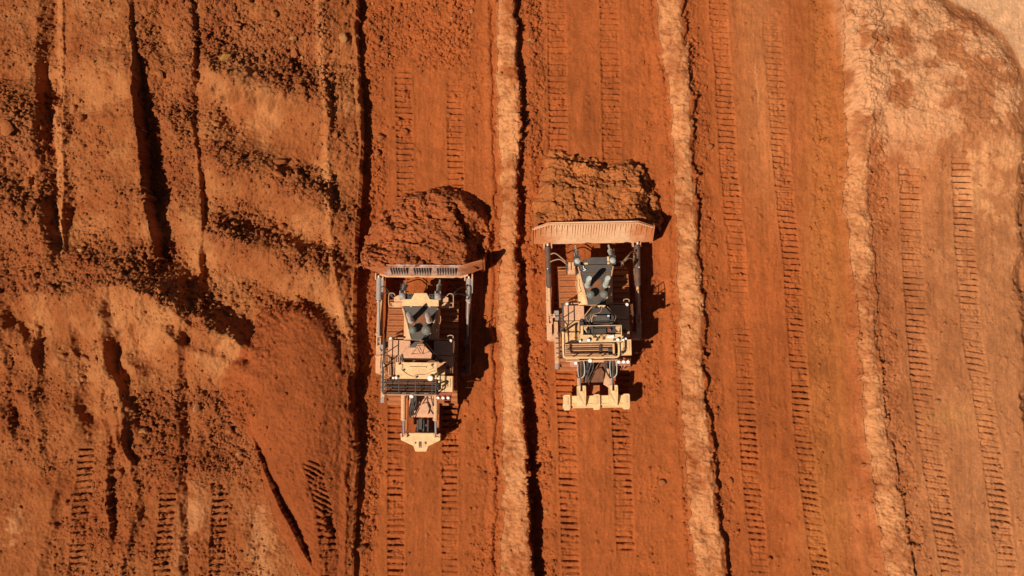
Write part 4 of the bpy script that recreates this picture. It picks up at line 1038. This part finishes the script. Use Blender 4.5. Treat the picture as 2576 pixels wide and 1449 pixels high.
    if A:
        mb = MB()
        for k, (yy, z) in enumerate(((-1.70, 3.4), (-1.86, 3.2), (-2.02, 3.0), (-2.38, 3.4), (-2.32, 2.95))):
            mb.tube([(-1.66, yy, z), (.92, yy, z)], .028, 8)
        for x in (-1.64, -.9, -.1, .7): mb.tube([(x, -2.38, 2.5), (x, -2.38, 3.4), (x, -1.70, 3.4)], .024, 8)
        mb.build('handrail', M['dark'], root, smooth=True)
        mb = MB(); mb.tube([(.90, -1.50, 2.5), (.90, -1.50, 3.5), (.88, -2.36, 3.5), (.88, -2.40, 2.4)], .035, 8); mb.curve([(.86, -2.2, 3.3), (1.0, -2.1, 3.45), (1.05, -1.95, 3.3), (.95, -1.9, 3.0)], .05, 8); mb.box(.80, 1.0, -2.2, -1.9, 2.75, 3.0); mb.build('rear_post', M['dark'], root)
        mb = MB()
        for x in (-.85, -.4, .25): mb.box(x, x+.22, -2.40, -2.34, 2.62, 2.74)
        mb.tube([(-1.6, -2.44, 2.6), (.86, -2.44, 2.6)], .025, 8); mb.build('rear_step', M['tan'], root)
    else:
        mb = MB(); mb.curve([(-1.72, -1.1, 2.4), (-1.72, -1.12, zr), (-1.72, -1.3, zr), (-1.72, -2.2, zr), (-1.62, -2.34, zr), (-1.4, -2.36, zr), (.6, -2.36, zr), (.88, -2.34, zr), (.96, -2.2, zr), (.96, -1.72, zr), (.94, -1.66, zr-.2)], .055, 10, 6)
        for x in (-1.3, -.6, .1, .75): mb.tube([(x, -2.36, zr), (x, -2.36, 2.6)], .03, 8)
        mb.build('handrail', M['clean'], root, smooth=True)
        mb = MB(); mb.tube([(-1.58, -1.66, 3.1), (.80, -1.66, 3.1)], .03, 8); mb.tube([(-1.58, -1.96, 3.0), (.80, -1.96, 3.0)], .022, 8); mb.tube([(1.05, -1.70, 3.3), (1.05, -2.30, 3.3), (1.0, -2.30, 2.4)], .028, 8); mb.tube([(1.05, -1.7, 3.3), (1.05, -1.7, 2.4)], .028, 8)
        mb.box(.05, .16, -2.2, -1.75, 2.87, 2.95); mb.box(.5, .74, -2.25, -1.9, 2.87, 2.94); mb.build('tread_rail', M['dark'], root)
        mb = MB(); mb.tube([(-1.55, -2.50, 2.6), (.9, -2.50, 2.6)], .025, 8); mb.box(-1.56, -.9, -2.56, -2.42, 2.5, 2.54); mb.box(-.3, .3, -2.60, -2.40, 2.4, 2.5); mb.build('rear_step', M['tan'], root)
        mb = MB(); mb.box(.70, .78, -2.28, -1.70, 2.9, 3.2); mb.build('rear_post', M['yellow'], root, .01)
    # --- left side ladder, rails and step board
    mb = MB(); mb.box(-2.06, -1.86, -2.62, -.50, 1.30, 1.42)
    sb = mb.build('side_step', M['tan'], root, .012)
    MB().box(-2.06, -1.88, -2.90, -2.625, 1.30, 1.41).build('end_block', M['grey'], sb, .012)
    mb = MB(); mb.box(-2.06, -1.84, -.22, .02, 1.7, 2.2); mb.box(-2.02, -1.84, -.46, -.26, 1.6, 2.05)
    mb.build('battery_isolator', M['grey'], sb, .02)
    mb = MB(); mb.box(-2.16, -2.0, -.34, -.26, 2.06, 2.12); mb.cyl((-2.08, -.20, 2.0), (-2.08, -.20, 2.24), .07, .07, 12); mb.build('side_marker', M['pink'], sb, .01)
    mb = MB()
    mb.tube([(-1.70, .28, 2.3), (-1.70, .28, 3.3), (-1.70, -.9, 3.3), (-1.70, -1.0, 2.3)], .03, 8); mb.tube([(-1.70, .28, 2.85), (-1.70, -.95, 2.85)], .024, 8); mb.tube([(-1.70, -.4, 2.3), (-1.70, -.4, 3.3)], .024, 8)
    mb.tube([(-1.76, -.3, 2.3), (-1.80, -.9, 2.9), (-1.76, -1.5, 2.9)], .026, 8)
    mb.build('side_rail', M['dark'], root, smooth=True)
    mb = MB(); mb.tube([(-1.84, -1.1, 1.4), (-1.74, -1.1, 2.9), (-1.74, -2.36, 2.9), (-1.84, -2.36, 1.4)], .034, 8); mb.tube([(-1.90, -1.1, 1.42), (-1.86, -1.1, 2.4), (-1.86, -2.3, 2.4), (-1.90, -2.3, 1.42)], .028, 8)
    for yy in (-1.35, -1.6, -1.85, -2.1): mb.box(-2.02, -1.74, yy-.03, yy+.03, 1.86, 1.90)
    mb.build('ladder', M['dark'], root)
    mb = MB(); mb.tube([(1.70, .2, 2.3), (1.70, .2, 3.25), (1.70, -.35, 3.35), (1.70, -.75, 3.0), (1.70, -.75, 2.3)], .028, 8); mb.tube([(1.70, .2, 2.8), (1.70, -.75, 2.75)], .022, 8); mb.tube([(1.70, -.2, 3.3), (1.70, -.2, 2.3)], .022, 8)
    mb.build('handrail', M['brown'], root, smooth=True)
    # --- rear: gear case, lamps, ripper
    mb = MB(); mb.box(-.62, .62, -3.60, -2.46, .62, 1.35); mb.prism([(-.25, -3.5), (.6, -3.6), (.6, -2.7), (.2, -2.6)], 1.352, 1.40)
    mb.prism([(-.10, -3.4), (.35, -3.45), (.42, -3.1), (.28, -2.85), (-.05, -2.95)], 1.40, 1.55)
    mb.build('gear_case', M['pink' if A else 'brown'], root, .03)
    if not A:
        mb = MB(); mb.prism([(.35, -3.7), (.80, -4.0), (.86, -3.0), (.55, -2.9)], 1.45, 1.52); mb.build('bent_guard', M['tan'], root, .02)
    mb = MB(); mb.box(-.50, -.20, -2.9, -2.42, 1.42, 1.9); mb.box(-.55, -.35, -3.3, -2.95, 1.40, 1.7); mb.curve([(-.3, -2.4, 2.3), (-.32, -2.7, 2.2), (-.45, -3.2, 1.9), (-.5, -3.6, 1.6)], .035, 8); mb.curve([(-.18, -2.4, 2.3), (-.2, -2.9, 2.1), (-.38, -3.35, 1.8), (-.36, -3.8, 1.3)], .03, 8)
    mb.curve([(.38, -2.4, 2.4), (.40, -2.8, 2.3), (.48, -3.1, 2.1), (.66, -3.4, 2.0)], .04, 8); mb.curve([(.55, -2.4, 2.4), (.6, -2.7, 2.3), (.66, -3.0, 2.15)], .03, 8)
    mb.build('hydraulic_valve', M['dark'], root)
    lamp(root, (-.38, -2.52, 2.62), .10, 'grey', (0, -.6, 1), .2)
    if A:
        mb = MB(); mb.box(.80, 1.56, -2.44, -2.32, 2.2, 2.50); mb.box(.84, 1.52, -2.72, -2.69, 2.22, 2.26); mb.box(.80, .84, -2.70, -2.45, 2.2, 2.26); mb.box(1.52, 1.56, -2.70, -2.45, 2.2, 2.26)
        for x in (.92, 1.17, 1.42): mb.prism([(x-.11, -2.445), (x+.11, -2.445), (x+.11, -2.60), (x, -2.66), (x-.11, -2.60)][::-1], 2.32, 2.52)
        mb.build('lamp_bracket', M['rust'], root)
        for x in (.92, 1.17, 1.42): lamp(root, (x, -2.58, 2.56), .078, 'red', (0, -.45, 1), .15)
    else:
        mb = MB(); mb.prism([(.86, -2.45), (1.60, -2.45), (1.66, -2.74), (.96, -2.74)][::-1], 2.14, 2.2); mb.box(1.0, 1.66, -2.78, -2.745, 2.12, 2.26); mb.tube([(1.22, -2.76, 2.14), (1.30, -3.0, 1.9), (1.38, -2.76, 2.14)], .03, 6)
        mb.box(-1.34, -.92, -2.80, -2.44, 2.1, 2.16); mb.build('lamp_bracket', M['red'], root, .01)
        for x in (1.04, 1.28, 1.50): lamp(root, (x, -2.60, 2.50), .085, 'red', (0, -.3, 1), .3)
        lamp(root, (-1.08, -2.62, 2.45), .085, 'red', (0, -.3, 1), .3)
    for sx in (-1, 1):
        x0 = sx*.80-.02; yend = -3.62 if A else -3.25
        p0, p1 = Vector((x0, -2.46, 2.15)), Vector((x0-.02, yend, 1.85))
        d = (p1-p0).normalized()
        mb = MB(); mb.cyl(p0, p1, .125 if A else .15, .125 if A else .15, 20); mb.cyl(p1, p1+d*.10, .15 if A else .18, .13, 20); mb.box(x0-.12, x0+.12, -2.5, -2.36, 1.6, 2.3)
        rc = mb.build('ripper_cylinder', M['tan' if A else 'sleeve'], root, smooth=True)
        ye, ze = (-4.42, 1.52) if A else (-3.92, 1.55)
        MB().cyl(p1+d*.08, (x0-.02, ye, ze), .055, .055, 14).build('rod', M['rod'], rc, smooth=True)
        if not A: MB().curve([(x0+.14, -2.5, 2.4), (x0+.18, -2.8, 2.36), (x0+.17, -3.2, 2.2), (x0+.05, -3.36, 2.0)], .03, 8).curve([(x0-.14, -2.5, 2.35), (x0-.16, -2.9, 2.3), (x0-.1, -3.3, 2.05)], .025, 8).build('hose', M['stackg'], rc, smooth=True)
        # lower links of the ripper
        mb = MB(); mb.side([(-2.5, .75), (-2.5, 1.05), (-4.3, .95), (-4.3, .62)], x0-.09, x0+.09); mb.build('ripper_link', M['tan' if not A else 'muddy'], root, .02)
    if A:
        mb = MB()
        mb.prism([(-1.0, -4.74), (-.36, -5.02), (-.26, -5.30), (.30, -5.30), (.40, -5.02), (.98, -4.74), (.98, -4.60), (.84, -4.56), (.80, -4.42), (-.82, -4.42), (-.86, -4.56), (-1.0, -4.60)], .95, 1.42)
        rb = mb.build('ripper_beam', M['clean'], root, .025)
        MB().box(-.74, .72, -4.47, -4.36, 1.30, 1.50).build('beam_lip', M['clean'], rb, .03)
        mb = MB(); mb.box(-.09, .05, -5.10, -4.80, 1.40, 1.426); mb.cyl((-.26, -4.86, 1.40), (-.26, -4.86, 1.427), .05, .05, 14); mb.cyl((.24, -4.84, 1.40), (.24, -4.84, 1.427), .05, .05, 14); mb.box(.21, .30, -4.94, -4.80, 1.4, 1.426)
        mb.build('shank_pocket', M['brown'], rb)
        MB().side([(-5.12, 1.45), (-5.02, 1.45), (-4.96, .3), (-4.86, .05), (-4.92, .03), (-5.08, .3)], -.04, .04).build('ripper_shank', M['grey'], rb, .01)
        for sx in (-1, 1): MB().box(sx*.83-.16, sx*.83-.08, -4.60, -4.38, 1.38, 1.62).box(sx*.83+.08, sx*.83+.16, -4.60, -4.38, 1.38, 1.62).cyl((sx*.83-.2, -4.46, 1.52), (sx*.83+.2, -4.46, 1.52), .05, .05, 12).build('rod_eye', M['tan'], rb, .008)
        mb = MB()
        for x in (-.22, .08, .30): mb.box(x, x+.08, -4.34, -3.72, .9, 1.36)
        mb.box(-.22, .38, -4.05, -3.95, 1.0, 1.3); mb.box(-.3, .58, -4.34, -4.27, 1.0, 1.3); mb.box(-.12, .06, -4.2, -3.66, 1.0, 1.45)
        mb.build('drawbar', M['dark'], root, .01)
    else:
        mb = MB(); mb.box(-1.66, 1.70, -4.72, -4.26, .80, 1.22); mb.side([(-4.90, 1.02), (-4.72, 1.26), (-4.66, 1.26), (-4.66, .78), (-4.85, .78)], -1.68, 1.72)
        rb = mb.build('ripper_beam', M['clean'], root, .02)
        mb = MB()
        for sx in (-1, 1):
            x = sx*.80+.02+.02
            zt = lambda p: 1.36+.30*min(1, (p[1]+4.80)/.6)+.06*max(0, (p[1]+4.2)/.46)
            mb.prism([(x-.22, -4.80), (x+.22, -4.80), (x+.22, -4.2), (x+.22, -3.78), (x+.18, -3.74), (x+.06, -3.74), (x+.06, -4.02), (x-.06, -4.02), (x-.06, -3.74), (x-.18, -3.74), (x-.22, -3.78), (x-.22, -4.2)], 1.224, zt)
            mb.build('beam_arm', M['clean'], rb, .012); mb = MB()
        for x in (-1.48, .02, 1.52):
            mb = MB(); mb.prism([(x-.15, -4.98), (x+.12, -4.98), (x+.17, -4.86), (x+.17, -4.24), (x+.12, -4.19), (x-.12, -4.19), (x-.17, -4.24), (x-.17, -4.86)], .84, 1.36)
            pk = mb.build('shank_pocket', M['clean'], rb, .02)
            mb = MB(); mb.box(x+.0-.06, x+.06, -4.68, -4.30, 1.355, 1.385); mb.build('shank_slot', M['yellow'], pk, .012)
            mb = MB(); mb.cyl((x+.17, -4.5, 1.15), (x+.24, -4.5, 1.15), .07, .05, 12); mb.box(x+.17, x+.22, -4.66, -4.34, .9, 1.1); mb.build('pin', M['brown'], pk, .006)
        mb = MB(); mb.box(-.20, .22, -4.25, -3.75, .7, 1.0); mb.build('drawbar', M['muddy'], root, .02)
    return root

make_dozer((-4.53, -3.05, -.03), R(-.6), 'yellow bulldozer with clean front guard and a single shank ripper behind', 'a')
make_dozer((4.18, -1.30, -.03), R(1.0), 'yellow bulldozer with sooty black front and a wide three pocket ripper beam', 'b')

# ------------------------------------------------------------------ loose stones and clods
def ground_z(x, y):
    i = int(np.clip(np.searchsorted(gx, x), 1, nx-1)); j = int(np.clip(np.searchsorted(gy, y), 1, ny-1))
    return float(HT[j, i])

ROCKS = []
def rock_mesh(seed, mat, sub=2, amp=.35, cuts=7):
    r_ = random.Random(seed); bm = bmesh.new(); bmesh.ops.create_icosphere(bm, subdivisions=sub, radius=1)
    planes = []
    for _ in range(cuts):
        n = Vector((r_.uniform(-1, 1), r_.uniform(-1, 1), r_.uniform(-.4, 1))).normalized(); planes.append((n, r_.uniform(.55, .85)))
    for vv in bm.verts:
        p = vv.co
        for n, d in planes:
            e = p.dot(n)-d
            if e > 0: p -= n*e
        vv.co = p*(1+r_.uniform(-.05, .05)*amp*2)
    me = bpy.data.meshes.new('stone'); bm.to_mesh(me); bm.free(); me.materials.append(mat); return me
STONE = soil_material('clay_lump', False, (.46, .145, .045)); STONE2 = soil_material('tan_rock', False, (.56, .24, .085)); STONE3 = soil_material('dark_clod', False, (.37, .11, .035)); STONE4 = soil_material('pale_rock', False, (.72, .40, .20)); STONE5 = soil_material('ochre_rock', False, (.50, .24, .060))
BOULDERS = [  # photo x, y, half sizes (m), turn, material, label
    (568, 145, .46, .20, .22, 35, STONE5, 'long ochre boulder lying slantwise, the yellowest stone on the rough bench'),
    (742, 135, .24, .33, .30, 0, STONE, 'tall brown boulder below a flat slab on the rubble, right of the ochre boulder'),
    (740, 99, .26, .18, .16, 15, STONE2, 'flat tan slab touching the top of a taller brown boulder'),
    (1032, 0, .01, .01, .01, 0, STONE, ''),
    (706, 408, .40, .22, .26, -8, STONE3, 'wide dark boulder half way down the rough bench, the upper of two close together'),
    (700, 438, .34, .17, .22, -20, STONE, 'low brown boulder just under the wide dark boulder'),
    (711, 570, .24, .20, .18, 0, STONE, 'round brown boulder on the dark slope left of the first berm wall, beside smaller clods'),
    (1184, 346, .26, .28, .26, 0, STONE, ''),
    (958, 346, .27, .24, .24, 10, STONE, 'largest brown boulder fallen into the lane at the foot of the bench wall'),
    (962, 250, .15, .13, .14, 0, STONE, 'small round stone in the lane above the largest fallen boulder'),
    (865, 98, .26, .30, .34, 20, STONE2, 'angular tan block casting a dark shadow on the slope above the lane'),
    (363, 1085, .26, .22, .24, 0, STONE2, 'round tan boulder at the end of the furrow in the lower left'),
    (495, 1026, .28, .22, .24, 30, STONE2, 'wide tan boulder on the stony slope above the lower left furrows'),
    (577, 1083, .22, .20, .22, 0, STONE, 'reddish boulder on the edge of the red spill fan'),
    (602, 1141, .24, .20, .22, 0, STONE2, 'tan boulder close above the head of the dark trench'),
    (205, 630, .26, .22, .2, 0, STONE2, 'tan boulder above the dark crest of the lower left heap'),
    (205, 298, .26, .20, .18, 10, STONE, 'brown boulder on the lit slope between two long furrows'),
    (400, 185, .42, .22, .2, -35, STONE, 'long brown boulder partly buried right of the deep furrow'),
    (420, 212, .20, .16, .16, 0, STONE, 'small brown boulder below the long buried boulder'),
    (20, 325, .38, .52, .2, 10, STONE, 'broad rounded boulder at the left edge of the site'),
    (73, 460, .30, .26, .24, 30, STONE, 'blocky brown boulder in the dark rubble at the left edge'),
    (597, 70, .24, .16, .18, 0, STONE, 'brown boulder among rubble near the top of the bench'),
    (505, 75, .22, .16, .16, 0, STONE3, 'dark brown boulder near the top of the bench beside a furrow'),
    (690, 35, .20, .24, .2, 20, STONE, 'squat brown boulder high on the rubble of the bench'),
    (845, 340, .17, .20, .2, 0, STONE, 'brown boulder on the slope between the bench ridge and the lane'),
    (1260, 187, .14, .17, .14, 0, STONE2, 'tan stone lodged in the groove along the left of the first berm'),
    (1298, 1235, .10, .10, .08, 0, STONE2, ''),
    (1373, 1285, .16, .14, .14, 0, STONE2, 'tan stone in the shadow at the foot of the first berm'),
    (1665, 1215, .22, .20, .16, 0, STONE, 'round clod standing alone right of the tracks behind the wide ripper beam'),
    (1345, 76, .13, .12, .12, 0, STONE, ''),
    (1625, 365, .22, .16, .14, 10, STONE, ''),
    (1785, 370, .20, .20, .16, 0, STONE, 'round brown clod in the empty lane beside the second berm'),
    (1838, 1208, .18, .20, .16, 10, STONE, 'brown clod below the second berm in the lower part of the empty lane'),
    (2147, 78, .20, .16, .14, -20, STONE4, 'pale angular stone on the dark slope left of the pale mound'),
    (2294, 272, .17, .10, .1, 0, STONE4, 'pale flat stone on the pale mound'),
    (2357, 1010, .18, .14, .14, 10, STONE2, 'clod between the far track prints beside a yellow soil patch'),
    (2462, 256, .16, .10, .1, 0, STONE4, ''), (2463, 468, .15, .09, .09, -10, STONE4, 'pale stone at the right of the far right track prints'),
    (2488, 618, .1, .08, .08, 0, STONE4, ''),
    (1280, 285, .20, .24, .2, 0, STONE, ''), (2173, 1170, .2, .16, .16, 0, STONE, 'brown clod at the left edge of the last berm'),
    (1772, 940, .14, .10, .1, 0, STONE2, ''), (950, 386, .16, .22, .2, 0, STONE, 'brown clod below the largest fallen boulder in the lane'),
    (1168, 1390, .01, .01, .01, 0, STONE, ''), (1150, 1345, .20, .16, .14, 0, STONE3, ''), (910, 1380, .30, .26, .26, 0, STONE3, 'dark clod in the shaded ditch left of the tracks'), (912, 1300, .26, .22, .22, 0, STONE3, 'dark rounded clod half way along the shaded ditch'),
]
for k, (px, py, a, b, c, turn, mat, lab) in enumerate(BOULDERS):
    if a < .05 or not lab: continue
    x, y = site(px, py, .8 if px < 890 else .1)
    z = ground_z(x, y)
    for _ in range(3): x, y = site(px, py, z); z = ground_z(x, y)
    o = bpy.data.objects.new('boulder', rock_mesh(50+k, mat)); C.objects.link(o)
    o.location = (x, y, z+c*.25); o.scale = (a, b, c); o.rotation_euler = (0, 0, R(turn)); tag(o, lab, 'boulder', 'boulders lying on the soil')

CLODS = [((925, 0, 1225, 175), 46, 'small red clod strewn on the lane ahead of the bulldozer with single ripper shank', 'loose clods on the lane'),
         ((1330, 20, 1370, 340), 14, 'small red clod lying in the rough strip beside the pale berm between the bulldozers', 'loose clods beside the berm'),
         ((560, 60, 800, 180), 40, 'brown clod in the field of rubble around the ochre boulder', 'clods round the ochre boulder')]
cl_ = [rock_mesh(900+q, m_, 2) for q, m_ in enumerate((STONE, STONE3, STONE, STONE2, STONE))]
for (ua, va, ub, vb_), cnt, lab, grp in CLODS:
    for q in range(cnt):
        pu, pv = rnd.uniform(ua, ub), rnd.uniform(va, vb_); x, y = site(pu, pv, .5 if ub < 890 else .05); z = ground_z(x, y)
        r = .055+.10*rnd.random()**2.2
        o = bpy.data.objects.new('clod', rnd.choice(cl_)); C.objects.link(o)
        o.location = (x, y, z+r*.15); o.scale = (r*rnd.uniform(.85, 1.3), r, r*rnd.uniform(.6, .95)); o.rotation_euler = (0, 0, rnd.uniform(0, 6)); tag(o, lab, 'clod', grp)

def scatter_mesh(name, count, rmin, rmax, dens, mat, seed, power=2.4):
    """angular clods strewn over the soil, one mesh"""
    r_ = np.random.default_rng(seed)
    base = bmesh.new(); bmesh.ops.create_icosphere(base, subdivisions=1, radius=1)
    bv = np.array([v.co[:] for v in base.verts], np.float32); bf = np.array([[v.index for v in f.verts] for f in base.faces]); base.free()
    px = r_.uniform(-29, 29, count*30); py = r_.uniform(-17.4, 17.4, count*30)
    ii = ((px-x0i)/STEP).astype(int)+ex; jj = ((py-y0i)/STEP).astype(int)+ey
    ok = np.nonzero(r_.random(count*30) < dens[jj, ii])[0][:count]
    n = len(ok)
    r = rmin*(rmax/rmin)**(r_.random(n)**power)
    sc = np.stack([r*r_.uniform(.75, 1.2, n), r*r_.uniform(.65, 1.1, n), r*r_.uniform(.5, .95, n)], -1)
    th = r_.uniform(0, 6.3, n)
    jit = 1+r_.uniform(-.28, .22, (n, len(bv), 1))
    P = bv[None]*jit*sc[:, None, :]
    cth, sth = np.cos(th)[:, None], np.sin(th)[:, None]
    Xr = P[..., 0]*cth-P[..., 1]*sth+px[ok][:, None]; Yr = P[..., 0]*sth+P[..., 1]*cth+py[ok][:, None]
    Zr = P[..., 2]+(HT[jj[ok], ii[ok]]+r*.22)[:, None]
    co = np.stack([Xr, Yr, Zr], -1).reshape(-1, 3).astype(np.float32)
    f = (bf[None]+(np.arange(n)*len(bv))[:, None, None]).reshape(-1, 3)
    me = bpy.data.meshes.new(name); me.vertices.add(len(co)); me.vertices.foreach_set('co', co.ravel())
    me.loops.add(f.size); me.loops.foreach_set('vertex_index', f.ravel().astype(np.int32)); me.polygons.add(len(f))
    me.polygons.foreach_set('loop_start', np.arange(0, f.size, 3, dtype=np.int32)); me.polygons.foreach_set('loop_total', np.full(len(f), 3, np.int32)); me.update(calc_edges=True)
    cc = COL[jj[ok], ii[ok]]*r_.uniform(.75, 1.15, (n, 1))
    cc = np.repeat(cc, len(bv), 0)
    at = me.color_attributes.new('soil', 'FLOAT_COLOR', 'POINT'); at.data.foreach_set('color', np.concatenate([cc, np.ones((len(cc), 1))], 1).astype(np.float32).ravel())
    me.materials.append(mat)
    o = bpy.data.objects.new(name, me); C.objects.link(o); tag(o, kind='stuff')
    return o
scatter_mesh('rubble', 22000, .028, .12, np.clip(dens*1.0+.006, 0, 1)*near, SOIL, 3)

# ------------------------------------------------------------------ light, sky, camera
scene = bpy.context.scene
SUN_EL, SUN_AZ = 52.0, 34.0                       # sun stands to the lower left of the picture
to_sun = Vector((-math.cos(R(SUN_AZ))*math.cos(R(SUN_EL)), -math.sin(R(SUN_AZ))*math.cos(R(SUN_EL)), math.sin(R(SUN_EL))))
sl = bpy.data.lights.new('sun', 'SUN'); sl.energy = 5.0; sl.angle = R(.5); sl.color = (1.0, .90, .76)
so = bpy.data.objects.new('sun', sl); C.objects.link(so); so.rotation_euler = to_sun.to_track_quat('Z', 'Y').to_euler()
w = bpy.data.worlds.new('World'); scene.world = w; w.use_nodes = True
N, L = w.node_tree.nodes, w.node_tree.links
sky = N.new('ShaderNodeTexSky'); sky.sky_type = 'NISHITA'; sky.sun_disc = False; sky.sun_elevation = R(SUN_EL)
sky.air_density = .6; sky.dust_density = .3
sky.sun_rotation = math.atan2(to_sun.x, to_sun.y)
sky_tint = N.new('ShaderNodeMix'); sky_tint.data_type = 'RGBA'; sky_tint.blend_type = 'MULTIPLY'; sky_tint.inputs[0].default_value = 1
sky_tint.inputs[7].default_value = (1.0, .80, .62, 1)          # warm grade put into the sky colour, so shaded parts turn browner
L.new(sky.outputs[0], sky_tint.inputs[6]); L.new(sky_tint.outputs[2], N['Background'].inputs[0]); N['Background'].inputs[1].default_value = .05
cam = bpy.data.cameras.new('camera'); co_ = bpy.data.objects.new('camera', cam); C.objects.link(co_)
co_.location = (CX, CY, CZ); co_.rotation_euler = (TILT, 0, 0)
cam.sensor_width = 36; cam.lens = 36*FPX/2576; cam.clip_end = 2000
scene.camera = co_
scene.view_settings.view_transform = 'Standard'; scene.view_settings.look = 'None'; scene.view_settings.exposure = -.03; scene.view_settings.gamma = 1
#@END
